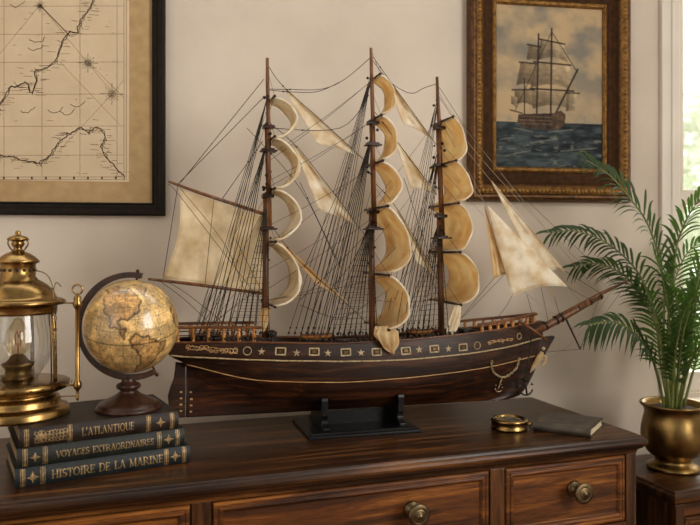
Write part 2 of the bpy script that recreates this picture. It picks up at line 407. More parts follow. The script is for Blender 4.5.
# --- nautical chart
ch_a1, ch_z0 = wall_ab(129, 182, .012)
mt_a1, mt_z0 = wall_ab(152, 203, .015)
fr_a1, fr_z0 = wall_ab(165, 216, .02)
fw = fr_a1-mt_a1; ch_a0 = ch_a1-.88; mt_a0 = ch_a0-(mt_a1-ch_a1); ch_z1 = ch_z0+.72; mt_z1 = ch_z1+(ch_z0-mt_z0)
cr_ = wall_pt((mt_a0+mt_a1)/2, 0, mt_z0-fw)
chart = thing('framed_chart', 'antique nautical chart with coastlines in a black frame on the wall', 'picture', cr_)
def rel(o):   # give a mesh built in world coordinates its place under a parent that is not rotated
    o.location = -o.parent.location; return o
mb = MB()
frame_sweep(mb, mt_a0, mt_a1, mt_z0, mt_z1, [(0,.008,0),(0,.018,0),(.004,.02,0),(.006,.017,0),(.012,.018,0),(.018,.024,0),(.024,.028,0),(.03,.028,0),(fw-.004,.024,0),(fw,.02,0),(fw,0,0)])
rel(mb.build('frame', M['frame_black'], chart))
mb = MB(); wbox(mb, mt_a0-.002, mt_a1+.002, 0.001, .009, mt_z0-.002, mt_z1+.002); rel(mb.build('mount', M['mat'], chart))
mb = MB(); wbox(mb, ch_a0, ch_a1, .009, .0105, ch_z0, ch_z1, 0)
def cpx(u, v): return wall_ab(u, v, .0105)
def cfr(a, z): return tuple(wall_pt(a, .0110, z))
def cfr2(a, z): return tuple(wall_pt(a, .0113, z))
pxm = FPX/2.0; ink = 1; faint = 2
def cline(pts, w, mi=1, jit=0, seed=0, fr=cfr2):
    rnd = random.Random(seed); P2 = []
    pp = [cpx(*p) for p in pts]
    if jit:
        for (x0,y0),(x1,y1) in zip(pp, pp[1:]):
            n = max(2, int(math.hypot(x1-x0,y1-y0)/.006))
            for k in range(n): P2.append((x0+(x1-x0)*k/n+rnd.gauss(0,jit), y0+(y1-y0)*k/n+rnd.gauss(0,jit)))
        P2.append(pp[-1])
    else: P2 = pp
    mb.strip(P2, w, fr, mi); return P2
# grid and neat line
for u in (4, 42, 80, 117): cline([(u,-150),(u,176)], .0011, 2, fr=cfr)
for v in (-50, 6, 34, 62, 94, 126, 155): cline([(-190,v+1),(124,v)], .0011, 2, fr=cfr)
for o in (0, 4): cline([(-190,177+o*.6),(126+o*.6-2,177+o*.6)], .0013, 2, fr=cfr); cline([(124+o*.6,-200),(124+o*.6,178)], .0013, 2, fr=cfr)
for k in range(20): cline([(-150+k*14,177),(-150+k*14,179)], .004, 1)
# rhumb lines
for a, b in (((40,5),(110,90)),((113,93),(60,150)),((88,62),(124,98)),((40,5),(-30,90)),((113,93),(124,80)),((60,62),(120,125))): cline([a,b], .0009, 2, fr=cfr)
cline([(40,5),(70,36)], .002, 1); 
coast1 = [(-60,150),(-20,120),(0,104),(5,97),(10,85),(15,87),(20,84),(26,82),(32,94),(36,80),(35,72),(45,68),(55,62),(58,53),(62,42),(70,31),(78,34),(78,28),(82,18),(90,8),(97,-8),(110,-30),(120,-60)]
coast2 = [(-80,140),(-40,150),(-8,158),(0,155),(12,157),(25,161),(40,163),(50,155),(58,143),(68,134),(80,127),(88,133),(97,127),(103,131),(105,138),(101,147),(105,155),(113,165),(124,176)]
for ci, c in enumerate((coast1, coast2)):
    for rep in range(2):
        p2 = cline([(u+rep*1.0, v+rep*.8) for u, v in c], 0.0022 if rep == 0 else .0013, 1, .0016, 10*ci+rep)
    rnd = random.Random(5+ci)
    for x, y in p2:                       # coastal names and soundings: little dashes
        if rnd.random() < .75:
            s = rnd.choice((-1,1)); l = rnd.uniform(.008,.026); o = rnd.uniform(.004,.012)*s
            mb.strip([(x+o, y), (x+o+l*s, y+rnd.uniform(-.002,.002))], .0011, cfr2, rnd.choice((1,2,2)))
        if rnd.random() < .3:
            mb.strip([(x, y), (x+rnd.uniform(-.014,.014), y+rnd.uniform(-.012,.012))], .0012, cfr2, 1)
rnd = random.Random(9)
for _ in range(150):
    u, v = rnd.uniform(-140,122), rnd.uniform(-60,174); x, y = cpx(u, v); l = rnd.uniform(.003,.016)
    mb.strip([(x,y),(x+l, y+rnd.uniform(-.002,.002))], .0011, cfr2, 2)
for u, v in ((10,4),(30,40),(48,110),(60,112),(70,104),(28,48),(20,110)):
    cline([(u,v),(u+5,v+3),(u+12,v+1),(u+15,v-3)], .0014, 1, .0014, u)
for (u, v, R) in ((40,6,.016),(88,63,.026),(112,94,.03),(-60,60,.03)):
    x, y = cpx(u, v)
    for k in range(16):
        t = k*PI/8; r = R*(1 if k % 4 == 0 else .86 if k % 2 == 0 else .66)
        mb.strip([(x+r*.1*math.cos(t), y+r*.1*math.sin(t)), (x+r*math.cos(t), y+r*math.sin(t))], .0011 if k % 4 == 0 else .0007, cfr2, 1)
    mb.strip([(x+R*.3*math.cos(k*PI/12), y+R*.3*math.sin(k*PI/12)) for k in range(25)], .001, cfr2, 1)
rel(mb.build('chart_sheet', [M['paper'], M['ink'], M['ink_faint']], chart))

# --- oil painting of a ship at sea
pa0, pz0 = wall_ab(496, 166.5, .012); pa1, _ = wall_ab(602, 167, .012); pz1 = wall_ab(496, 4, .012)[1]
NX, NY = 200, 300
img = np.zeros((NY, NX, 3)); 
uu = np.linspace(495, 603, NX)[None,:].repeat(NY,0); vv = np.linspace(4, 168, NY)[:,None].repeat(NX,1)
def vnoise(sx, sy, seed):
    r = np.random.RandomState(seed); g = r.rand(64, 64)
    x = (uu*sx) % 63; y = (vv*sy) % 63; xi = x.astype(int); yi = y.astype(int); fx = x-xi; fy = y-yi
    fx = fx*fx*(3-2*fx); fy = fy*fy*(3-2*fy)
    a = g[yi, xi]*(1-fx)+g[yi, (xi+1)%64]*fx; b = g[(yi+1)%64, xi]*(1-fx)+g[(yi+1)%64, (xi+1)%64]*fx
    return a*(1-fy)+b*fy
def fbm(sx, sy, seed, o=4): return sum(vnoise(sx*2**k, sy*2**k, seed+k)*.5**(k+1) for k in range(o))
def C(*c): return np.array(c, float)
cl = np.clip((fbm(.05,.06,3)-.3)/.35, 0, 1)[...,None]
sky = C(128,122,110)*(1-cl)+C(184,160,124)*cl
low = np.clip((vv-60)/60, 0, 1)[...,None]; sky = sky*(1-.5*low)+C(180,158,124)*.5*low
wv = fbm(.09,.3,20,4); wv2 = fbm(.05,.14,31,3)
sea_t = np.clip((wv*.6+wv2*.5-.35)/.3, 0, 1)[...,None]
sea = C(24,31,35)*(1-sea_t)+C(70,80,82)*sea_t
cr2 = np.clip((fbm(.11,.34,41,4)-.6)/.12, 0, 1)[...,None]*np.clip((vv-122)/10,0,1)[...,None]
sea = sea*(1-.6*cr2)+C(140,136,122)*.6*cr2
hz = 121.5
img = np.where((vv < hz)[...,None], sky, sea)
def poly(pts, c, al=1.0, tex=.12, seed=0):
    global img
    ins = np.zeros_like(uu, bool); n = len(pts)
    for i in range(n):
        x0,y0 = pts[i]; x1,y1 = pts[(i+1)%n]
        if y0 == y1: continue
        cond = ((y0 > vv) != (y1 > vv)) & (uu < (x1-x0)*(vv-y0)/(y1-y0)+x0); ins ^= cond
    t = (1+tex*(fbm(.3,.3,60+seed)-.47)*4)[...,None]
    img = np.where(ins[...,None], img*(1-al)+C(*c)*t*al, img)
def pline(a, b, w, c, al=.9):
    global img
    ax,ay = a; bx,by = b; dx,dy = bx-ax,by-ay; l2 = dx*dx+dy*dy
    t = np.clip(((uu-ax)*dx+(vv-ay)*dy)/l2,0,1); d = np.hypot(uu-ax-t*dx, vv-ay-t*dy)
    k = (np.clip((w/2+.35-d)/.5,0,1)*al)[...,None]; img = img*(1-k)+C(*c)*k
DK = (42,33,27); SLS = (116,98,74); SLD = (84,70,54); SLL = (158,136,102)
poly([(501,121),(506,119),(509,115),(513,120)], (140,134,122), .6)
poly([(575,121.5),(581,118),(584,113),(588,118),(590,121.5)], (150,142,126), .7)
# sails, far mast first: each hangs from a yard, shaded across and towards its foot
def psail(tl, tr, br_, bl, dark, light, arch=3, flip=False, seed=0):
    global img
    n = 26; f = lambda a, b, t: a+(b-a)*t
    for k in range(n):
        s0, s1 = k/n, (k+1.15)/n; m_ = (s0+s1)/2; q = (1-m_) if flip else m_
        sh = .15+.85*q**.8+.12*math.sin(m_*14+seed); c = [dark[i]+(light[i]-dark[i])*min(1,max(0,sh)) for i in range(3)]
        top = lambda t: (f(tl[0],tr[0],t), f(tl[1],tr[1],t)); bot = lambda t: (f(bl[0],br_[0],t), f(bl[1],br_[1],t)-arch*math.sin(PI*t))
        for r in range(4):
            g = 1.06-.09*r; a0_, a1_, b0_, b1_ = top(s0), top(s1), bot(s0), bot(s1); w0, w1 = r/4, (r+1.1)/4
            poly([(f(a0_[0],b0_[0],w0),f(a0_[1],b0_[1],w0)),(f(a1_[0],b1_[0],w0),f(a1_[1],b1_[1],w0)),(f(a1_[0],b1_[0],w1),f(a1_[1],b1_[1],w1)),(f(a0_[0],b0_[0],w1),f(a0_[1],b0_[1],w1))], tuple(x*g for x in c), .8, .1, seed)
LT, DKS = (186,166,132), (84,70,54)
psail((528,45),(540,46),(538,60),(526,59), DKS, (132,114,88), 1, seed=1)
psail((520,63),(537,64),(537,87),(516,85), DKS, (140,122,94), 3, seed=2)
psail((514,91),(536,90),(535,107),(515,104), DKS, (136,118,90), 3, seed=3)
psail((511,96),(517,97),(516,108),(511,104), DKS, (150,132,104), 1, seed=4)
psail((540,38.5),(563,42),(567,60),(537,59), DKS, LT, 4, seed=5)
psail((534,62),(569,64),(572,88),(530,87), (92,77,60), LT, 5, seed=6)
psail((531,90),(572,91),(574,109),(532,108), (92,77,60), (176,156,122), 5, seed=7)
psail((566,82),(576,92),(574,108),(565,109), DKS, LT, 0, seed=8)
for a, b, w in (((551,27),(550,116),1.5),((538,33),(536,116),1.4),((524,78),(524,116),1.0),
    ((538,38),(564,42),1.3),((527,44),(540,46),1.2),((533,61),(570,63),1.4),((519,62),(535,63),1.3),((530,88),(573,89),1.5),((512,90),(534,89),1.4),
    ((510,110),(522,113),1.0),((553,116),(577,67),1.6),((565,91),(579,91),1.1),((551,30),(577,70),.5),((551,30),(515,110),.4)): pline(a, b, w, DK)
poly([(518,114),(534,113),(552,112),(560,109),(565,113),(564,122),(560,128),(540,129),(522,127),(517,121)], (66,52,42), 1, .3, 11)
poly([(552,112),(560,109),(565,113),(563,124),(557,128),(551,126)], (92,72,56), .8, .3, 12)
for k, v in enumerate((116, 119.5, 123)): pline((518,v),(551,v+.4), .7, (128,104,76), .6)
for k in range(9): poly([(520+k*3.6,117),(521.6+k*3.6,117),(521.6+k*3.6,118.6),(520+k*3.6,118.6)], (36,28,24), .8)
for a, b in (((514,128),(532,131)),((548,131),(572,128)),((530,142),(556,138)),((560,150),(596,146)),((500,140),(514,137)),((505,156),(530,150))): pline(a, b, 1.0, (150,145,130), .5)
for _ in range(2): img = (img+np.roll(img,1,0)+np.roll(img,-1,0)+np.roll(img,1,1)+np.roll(img,-1,1))/5 if False else img
lin_img = np.where(img/255 <= .04045, img/255/12.92, ((np.clip(img,0,255)/255+.055)/1.055)**2.4)
mid = wall_pt((pa0+pa1)/2, 0, pz0-.105)
paint = thing('framed_painting', 'oil painting of a sailing ship at sea in an ornate gilt frame', 'picture', mid)
mb = MB()
mb.grid(lambda i, j: wall_pt(pa0-.004+(pa1-pa0+.008)*i, .0125, pz1+.004+(pz0-pz1-.008)*j), NX-1, NY-1)
cv = mb.build('canvas', vcol_mat('oil_paint', .6, 0, .12, .15), paint); rel(cv)
ca = cv.data.color_attributes.new('Col', 'FLOAT_COLOR', 'POINT')
arr = np.ones((NX, NY, 4), np.float32); arr[...,:3] = lin_img.transpose(1,0,2); ca.data.foreach_set('color', arr.ravel())
mb = MB(); wbox(mb, pa0-.03, pa1+.03, .001, .012, pz0-.03, pz1+.03); rel(mb.build('backboard', M['gold_brown'], paint))
mb = MB(); g, br, dk = 0, 1, 2
pf = [(0,.010,g),(0,.016,g),(.004,.021,g),(.009,.022,g),(.013,.019,g),(.015,.017,dk),(.018,.018,br),(.028,.019,br),(.038,.023,br),(.046,.031,br),(.050,.034,dk),(.053,.038,g),(.058,.042,g),(.064,.043,g),(.069,.040,g),(.072,.036,dk),(.077,.037,dk),(.083,.033,dk),(.087,.024,dk),(.088,.012,dk),(.088,0,dk)]
frame_sweep(mb, pa0, pa1, pz0, pz1, pf, 1.2)
# carved beads along the ridge and the sight edge
def beads(off, h, step, r):
    c = [(pa0-off,pz0-off*1.2),(pa1+off,pz0-off*1.2),(pa1+off,pz1+off*1.2),(pa0-off,pz1+off*1.2)]
    for i in range(4):
        (x0,y0),(x1,y1) = c[i], c[(i+1)%4]; L_ = math.hypot(x1-x0,y1-y0); n = int(L_/step)
        for k in range(n):
            t = (k+.5)/n; x = x0+(x1-x0)*t; y = y0+(y1-y0)*t; q = []
            ux, uy = (x1-x0)/L_, (y1-y0)/L_
            base = [wall_pt(x+math.cos(w*PI/3)*r*(ux*1.3 if 0 else 1), h-.001, y+math.sin(w*PI/3)*r) for w in range(6)]
            mid_ = [wall_pt(x+math.cos(w*PI/3)*r*.65, h+r*.6, y+math.sin(w*PI/3)*r*.65) for w in range(6)]
            mb.loops([base, mid_], 0, True, True, False, True)
beads(.061, .042, .0125, .0058); beads(.0065, .0215, .008, .0034)
rel(mb.build('frame', [M['gold_leaf'], M['gold_brown'], M['gold_dark']], paint))

# ------------------------------------------------------------------ dresser
DYAW = math.radians(19); DO = Vector((.705, 1.68, 0)); TOPZ = .85; DL, DD = 1.78, .485
dresser = thing('dresser', 'long polished mahogany dresser carrying the model ship', 'dresser', DO, DYAW)
DXv = Vector((math.cos(DYAW), math.sin(DYAW), 0)); DYv = Vector((-math.sin(DYAW), math.cos(DYAW), 0))
def dpt(u, v, y):                 # picture point on the dresser's plane local y -> local x,z
    dx = (u-U0)/FPX; t = (DYv.dot(DO)+y)/(DYv.x*dx+DYv.y)
    p = Vector((dx*t, t, 0))-DO; return p.dot(DXv), CAMZ-(v-VH)/FPX*t
OV = .018
mb = MB(); mb.stack((-DL,0,0,DD), [(-.03,.806),(-.018,.806),(-.017,.812),(-.014,.817),(-.009,.820),(-.006,.8215),(-.006,.8245),(-.002,.8265),(0,.830),(.001,.835),(0,.840),(-.003,.843),(-.005,.8435),(-.006,.8475),(-.009,TOPZ)])
mb.build('dresser_top', M['maho'], dresser, bevel=.0012)
FY = OV                           # front face
mb = MB(); mb.box((-DL+OV, FY+.012, .09), (-OV, DD-.02, .808))
mb.build('carcass', M['maho_v'], dresser)
x_r = dpt(625,480,FY)[0]; x_s1 = dpt(506,490,FY)[0]; x_s0 = dpt(489,490,FY)[0]; x_c0 = dpt(213,510,FY)[0]; x_c1 = dpt(190,510,FY)[0]
zt = dpt(625,455.5,FY)[1]; zb = dpt(624,521,FY)[1]
x_l0 = x_c1-(x_r-x_s1)
def upright(a, b, name):
    q = MB(); q.box((a, FY, .09), (b, FY+.03, .808)); o = q.build(name, M['maho_v'], dresser, bevel=.002)
upright(x_r+.003, -OV, 'corner_post'); upright(x_s0+.003, x_s1-.003, 'stile'); upright(x_c1+.003, x_c0-.003, 'stile'); upright(-DL+OV, x_l0-.003, 'corner_post')
mb = MB(); mb.box((-DL+OV+.01, FY+.001, zt+.003), (-OV-.01, FY+.03, .8065)); mb.build('top_rail', M['maho_front'], dresser, bevel=.001)
mb = MB(); mb.box((-DL+OV+.01, FY+.001, zb-.05), (-OV-.01, FY+.03, zb-.003)); mb.build('bottom_rail', M['maho_front'], dresser, bevel=.001)
mb = MB(); mb.box((-DL+OV+.01, FY+.004, .12), (-OV-.01, FY+.03, zb-.052)); mb.build('lower_panel', M['maho_front'], dresser, bevel=.001)
mb = MB(); mb.stack((-DL+.012,-.012,.012,DD-.015), [(0,0),(0,.075),(-.004,.082),(-.01,.088)]); mb.build('plinth', M['maho_front'], dresser, bevel=.002)
def knob(parent, x, z, y, s=1.0, m='bronze'):
    s *= 1.22
    k = MB()
    pr = [(.015,0),(.016,.002),(.0135,.005),(.008,.007),(.0062,.016),(.0075,.022),(.011,.0245),(.0175,.027),(.0195,.0295),(.0195,.032),(.0178,.0338),(.0160,.0332),(.0145,.0345),(.0128,.0337),(.0105,.0337),(.0088,.0355),(.0068,.0345),(.005,.0365),(.0025,.0385),(0.0004,.039)]
    k.lathe([(r*s, h*s) for r, h in pr], 32, (x, y, z), (0,-1,0)); k.build('knob', M[m], parent)
def drawer(a, b, z0, z1, parent, fy, name='drawer', m='maho_front', knobs=(.5,), ks=1.0, kz=None):
    fr = lambda p, q, h: (p, fy+.012-h, q)
    q = MB(); q.stack((a,b,z0,z1), [(0,0),(0,.010),(-.002,.013),(-.007,.0135),(-.0085,.0115),(-.0105,.0115),(-.012,.0145),(-.016,.015),(-.019,.0125),(-.022,.0075),(-.0235,.0072)], 0, fr)
    o = q.build(name, M[m], parent, bevel=.0006)
    for k in knobs: knob(o, a+(b-a)*k, (z0+z1)/2 if kz is None else kz, fy+.012-.0072, ks)
    return o
kx, kz_ = dpt(574, 488.5, FY+.004)
drawer(x_s1, x_r, zb, zt, dresser, FY, knobs=((kx-x_s1)/(x_r-x_s1),), kz=kz_)
kx, kz2 = dpt(412, 508, FY+.004); fk = (kx-x_c0)/(x_s0-x_c0)
drawer(x_c0, x_s0, zb, zt, dresser, FY, knobs=(fk,), kz=kz_)
drawer(x_l0, x_c1, zb, zt, dresser, FY, knobs=(.5,), kz=kz_)

# ------------------------------------------------------------------ side cabinet
CZ = .69; CYAW = math.radians(20)
cab = thing('side_cabinet', 'low dark wooden cabinet in the right corner under the brass pot', 'cabinet', (.803,1.753,0), CYAW)
CWd, CDp = .42, .30
mb = MB(); mb.stack((0,CWd,0,CDp), [(-.02,.652),(-.011,.652),(-.010,.657),(-.006,.660),(-.003,.662),(-.003,.665),(0,.668),(.001,.673),(0,.679),(-.003,.682),(-.005,.6825),(-.006,.687),(-.009,CZ)]); mb.build('cabinet_top', M['maho'], cab, bevel=.001)
mb = MB(); mb.box((.012,.022,.06),(CWd-.012,CDp-.01,.654)); mb.build('cabinet_body', M['maho_v'], cab)
for a, b in ((.012,.04),(CWd-.04,CWd-.012)):
    q = MB(); q.box((a,.010,.0),(b,.04,.654)); q.build('corner_post', M['maho_v'], cab, bevel=.002)
mb = MB(); mb.box((.04,.013,.622),(CWd-.04,.035,.653)); mb.build('top_rail', M['maho_front'], cab, bevel=.001)
drawer(.043, CWd-.043, .46, .619, cab, .010, knobs=(.16,.84), ks=.8)
drawer(.043, CWd-.043, .27, .455, cab, .010, knobs=(.16,.84), ks=.8)
drawer(.043, CWd-.043, .08, .265, cab, .010, knobs=(.16,.84), ks=.8)

# ------------------------------------------------------------------ books
LETTERS = {}
def _L(ch, w, *st): LETTERS[ch] = (w, st)
TH, TN = .15, .07
def arc(cx, cy, rx, ry, a0, a1, n=9): return [(cx+rx*math.cos(math.radians(a0+(a1-a0)*k/n)), cy+ry*math.sin(math.radians(a0+(a1-a0)*k/n))) for k in range(n+1)]
def ser(x, y, w=.26): return ([(x-w/2,y),(x+w/2,y)], .06)
b_, t_ = .03, .97
_L('A', .86, ([(.12,0),(.42,1)],TN), ([(.42,1),(.74,0)],TH), ([(.24,.34),(.6,.34)],TN), ser(.12,b_), ser(.74,b_))
_L('D', .84, ([(.16,0),(.16,1)],TH), ([(.16,t_),(.4,t_)]+arc(.4,.5,.36,.47,90,-90)+[(.16,b_)],.1), ser(.14,b_,.24), ser(.14,t_,.24))
_L('E', .68, ([(.16,0),(.16,1)],TH), ([(.06,t_),(.58,t_),(.58,.8)],TN), ([(.16,.52),(.46,.52)],TN), ([(.46,.62),(.46,.42)],TN), ([(.06,b_),(.6,b_),(.6,.2)],TN))
_L('G', .84, (arc(.44,.5,.36,.47,50,320,14),.11), ([(.7,.12),(.7,.42)],TH), ser(.68,.44,.3))
_L('H', .9, ([(.17,0),(.17,1)],TH), ([(.73,0),(.73,1)],TH), ([(.17,.52),(.73,.52)],TN), ser(.17,b_), ser(.17,t_), ser(.73,b_), ser(.73,t_))
_L('I', .4, ([(.2,0),(.2,1)],TH), ser(.2,b_,.32), ser(.2,t_,.32))
_L('L', .68, ([(.17,0),(.17,1)],TH), ([(.04,b_),(.6,b_),(.6,.24)],TN), ser(.17,t_,.3))
_L('M', 1.02, ([(.16,0),(.16,1)],TN), ([(.16,1),(.5,.1)],TH), ([(.5,.1),(.84,1)],TN), ([(.84,0),(.84,1)],TH), ser(.16,b_), ser(.84,b_), ser(.13,t_,.2), ser(.87,t_,.2))
_L('N', .9, ([(.16,0),(.16,1)],TN), ([(.16,1),(.74,0)],TH), ([(.74,0),(.74,1)],TN), ser(.16,b_), ser(.74,t_), ser(.1,t_,.2))
_L('O', .88, (arc(.44,.5,.36,.47,0,360,18),.11), (arc(.44,.5,.34,.4,150,210,5),.07), (arc(.44,.5,.34,.4,-30,30,5),.07))
_L('Q', .9, (arc(.44,.5,.36,.47,0,360,18),.11), ([(.42,.1),(.6,-.08),(.86,-.2)],.1))
_L('R', .86, ([(.16,0),(.16,1)],TH), ([(.16,t_),(.38,t_)]+arc(.38,.73,.25,.24,90,-90)+[(.16,.49)],.09), ([(.4,.5),(.78,.02)],TH), ser(.16,b_), ser(.12,t_,.2), ser(.76,b_,.2))
_L('S', .64, (arc(.32,.73,.21,.23,40,265,10)+arc(.32,.27,.23,.24,85,-140,10),.12), ([(.5,.98),(.5,.78)],.05), ([(.1,.02),(.1,.24)],.05))
_L('T', .76, ([(.38,0),(.38,1)],TH), ([(.06,.78),(.06,t_),(.7,t_),(.7,.78)],TN), ser(.38,b_,.3))
_L('U', .86, ([(.16,1),(.16,.35)]+arc(.44,.33,.28,.3,180,360)+[(.72,1)],.1), ([(.16,1),(.16,.35)],TH), ser(.16,t_,.28), ser(.72,t_,.24))
_L('V', .84, ([(.1,1),(.42,0)],TH), ([(.42,0),(.74,1)],TN), ser(.1,t_), ser(.74,t_))
_L('X', .84, ([(.12,1),(.72,0)],TH), ([(.12,0),(.72,1)],TN), ser(.12,b_), ser(.72,b_), ser(.12,t_), ser(.72,t_))
_L('Y', .84, ([(.1,1),(.42,.48)],TH), ([(.74,1),(.42,.48)],TN), ([(.42,.48),(.42,0)],TH), ser(.42,b_,.3), ser(.1,t_), ser(.74,t_))
_L("'", .28, ([(.14,1.02),(.1,.74)],.12))
_L(' ', .5)
def text_strips(mb, s, x0, x1, zc, h, fr, mi=0):
    tot = sum(LETTERS[c][0] for c in s); sx = (x1-x0)/tot; x = x0
    for c in s:
        w, st = LETTERS[c]
        for pts, wd in st:
            mb.strip([(x+px*sx, zc-h/2+py*h) for px, py in pts], wd*min(sx,h)*1.1, fr, mi, .0018)
        x += w*sx
def floret(mb, x, z, r, fr, mi=0):
    for k in range(8):
        t = k*PI/4; rr = r*(1 if k % 2 == 0 else .55); w = r*.3
        c, s_ = math.cos(t), math.sin(t)
        mb.add([fr(x,z), fr(x+c*rr*.5-s_*w*.6, z+s_*rr*.5+c*w*.6), fr(x+c*rr, z+s_*rr), fr(x+c*rr*.5+s_*w*.6, z+s_*rr*.5-c*w*.6)], [(0,3,2,1)], mi)
BY = math.radians(30); BT = .0357
BXv = Vector((math.cos(BY), math.sin(BY), 0))
def book(label, u0, u1, level, leather, title, tx0, tx1, ht, orn, wid=.2, dy=0, yaw=BY, pages='pages', thick=BT, base=None, spine_len=None, name='book', grp='old books stacked at the left of the dresser'):
    """spine runs from picture column u0 to u1; local x along the spine, y into the book"""
    if base is None:
        z0 = TOPZ+level*BT
        l0 = Vector((-.6055,1.3065,0))
        dxv = Vector((math.cos(yaw), math.sin(yaw), 0))
        def along(u): k = (u-U0)/FPX; return (k*l0.y-l0.x)/(dxv.x-k*dxv.y)
        a0 = along(u0); L_ = along(u1)-a0
        org = l0+dxv*a0+Vector((-dxv.y, dxv.x, 0))*dy
    else: org, z0, L_ = Vector(base), TOPZ, spine_len
    t = thing(name, label, 'book', (org.x, org.y, z0), yaw, grp)
    T = thick; ct = .0028; bul = .0055
    def sp_y(z): q = (z-T/2)/(T/2); return bul*(q*q)-0.0
    c = MB()
    n = 10; outer = [(sp_y(T*k/n), T*k/n) for k in range(n+1)]; inner = [(max(sp_y(T*k/n),0)+ct, min(max(T*k/n, ct), T-ct)) for k in range(n+1)]
    prof = [(wid,0)]+outer+[(wid,T),(wid,T-ct)]+list(reversed(inner))+[(wid,ct)]
    ring = lambda x: [(x,y,z) for y, z in prof]
    for k in range(len(prof)):
        k2 = (k+1) % len(prof)
        a = prof[k]; b = prof[k2]
        c.add([(0,a[0],a[1]),(L_,a[0],a[1]),(L_,b[0],b[1]),(0,b[0],b[1])], [(0,1,2,3)], 0, 0 < k < n)
    # end faces of the cover (as quads between outer and inner)
    for x in (0, L_):
        for k in range(n):
            c.add([(x,*outer[k]),(x,*outer[k+1]),(x,*inner[k+1]),(x,*inner[k])], [(0,1,2,3)])
        c.add([(x,wid,0),(x,*outer[0]),(x,*inner[0]),(x,wid,ct)], [(0,1,2,3)]); c.add([(x,wid,T),(x,*outer[-1]),(x,*inner[-1]),(x,wid,T-ct)], [(0,1,2,3)])
    c.build('cover', M[leather], t)
    pg = MB(); pg.box((.004, .010, ct+.0002), (L_-.004, wid-.005, T-ct-.0002)); pg.build('pages', M[pages], t)
    g_ = MB(); fr = lambda x, z: (x, sp_y(min(max(z,0),T))-.0005, z)
    def band(x, w):
        for k in range(8): 
            za, zb2 = T*(.04+.92*k/8), T*(.04+.92*(k+1)/8)
            g_.add([fr(x-w/2,za), fr(x+w/2,za), fr(x+w/2,zb2), fr(x-w/2,zb2)], [(0,1,2,3)])
    orn(g_, band, fr, L_, T)
    for left in (True, False):
        h_ = MB()
        for f in g_.f:
            if (g_.v[f[0]][0] < L_/2) == left: h_.add([g_.v[i] for i in f], [tuple(range(len(f)))])
        if h_.v: h_.build('gilt_ornament', M['gilt'], t)
    if title:
        tt = MB(); text_strips(tt, title, L_*tx0, L_*tx1, T*.5, ht, fr); tt.build('title_lettering', M['gilt'], t)
    return t
def dbl(band, x): band(x-.0036,.0012); band(x,.003); band(x+.0036,.0012)
def orn_a(g, band, fr, L_, T):
    for f in (.045,.365-.03,.665,.925): pass
    dbl(band, L_*.040); dbl(band, L_*.295); dbl(band, L_*.795); dbl(band, L_*.955)
    floret(g, L_*.876, T*.5, T*.3, fr)
    rnd = random.Random(3)          # scrolling cartouche
    for k in range(9):
        x = L_*(.10+.165*k/8)
        for zz in (.3,.5,.7):
            r = T*.13; a = rnd.uniform(0,6)
            g.strip([(x+r*(1-q/9*.6)*math.cos(a+q*.75), T*zz+r*(1-q/9*.6)*math.sin(a+q*.75)) for q in range(9)], .0013, fr)
    floret(g, L_*.125, T*.5, T*.32, fr)
def orn_b(g, band, fr, L_, T):
    dbl(band, L_*.045); dbl(band, L_*.155); dbl(band, L_*.835); dbl(band, L_*.955)
    floret(g, L_*.10, T*.5, T*.26, fr); floret(g, L_*.895, T*.5, T*.3, fr)
def orn_c(g, band, fr, L_, T):
    dbl(band, L_*.04); dbl(band, L_*.145); dbl(band, L_*.85); dbl(band, L_*.962)
    floret(g, L_*.092, T*.5, T*.32, fr); floret(g, L_*.906, T*.5, T*.32, fr)
book('dark blue leather book, HISTOIRE DE LA MARINE on its spine, bottom of the stack', 15, 190.5, 0, 'leather_blue', 'HISTOIRE DE LA MARINE', .19, .83, .0155, orn_c, .205, .002)
book('dark green leather book, VOYAGES EXTRAORDNAIRES on its spine, middle of the stack', 17, 185.5, 1, 'leather_green', 'VOYAGES EXTRAORDNAIRES', .215, .80, .0125, orn_b, .20, .006)
book("dark brown leather book, L'ATLANTIQUE on its spine, top of the stack", 20, 180, 2, 'leather_brown', "L'ATLANTIQUE", .365, .70, .015, orn_a, .205, .009)
BTOP = TOPZ+3*BT

# small notebook on the right
nb_yaw = math.radians(-32)
def orn_n(g, band, fr, L_, T): pass
nb = book('small dark leather notebook lying near the right end of the dresser top', 0, 0, 0, 'leather_black', None, 0, 0, 0, orn_n, .134, 0, nb_yaw, 'pages_light', .022, (.444,1.727,0), .137, 'notebook', None)
g_ = MB()
for k in range(3):
    o = .008+.004*k
    g_.strip([(o,o),(.137-o,o),(.137-o,.132-o),(o,.132-o),(o,o)], .0008, lambda x, y: (x, y+.001, .0224))
rnd = random.Random(2)
for k in range(14): 
    cx, cy = .04+.06*rnd.random(), .035+.05*rnd.random(); g_.strip([(cx+.009*math.cos(q*.7)*(1-q/12), cy+.009*math.sin(q*.7)*(1-q/12)) for q in range(10)], .0008, lambda x, y: (x, y, .0224))
g_.build('embossed_tooling', noise_mat('blind_tooling', lin(104,92,78), lin(140,126,108), scale=80, rough=.45), nb)

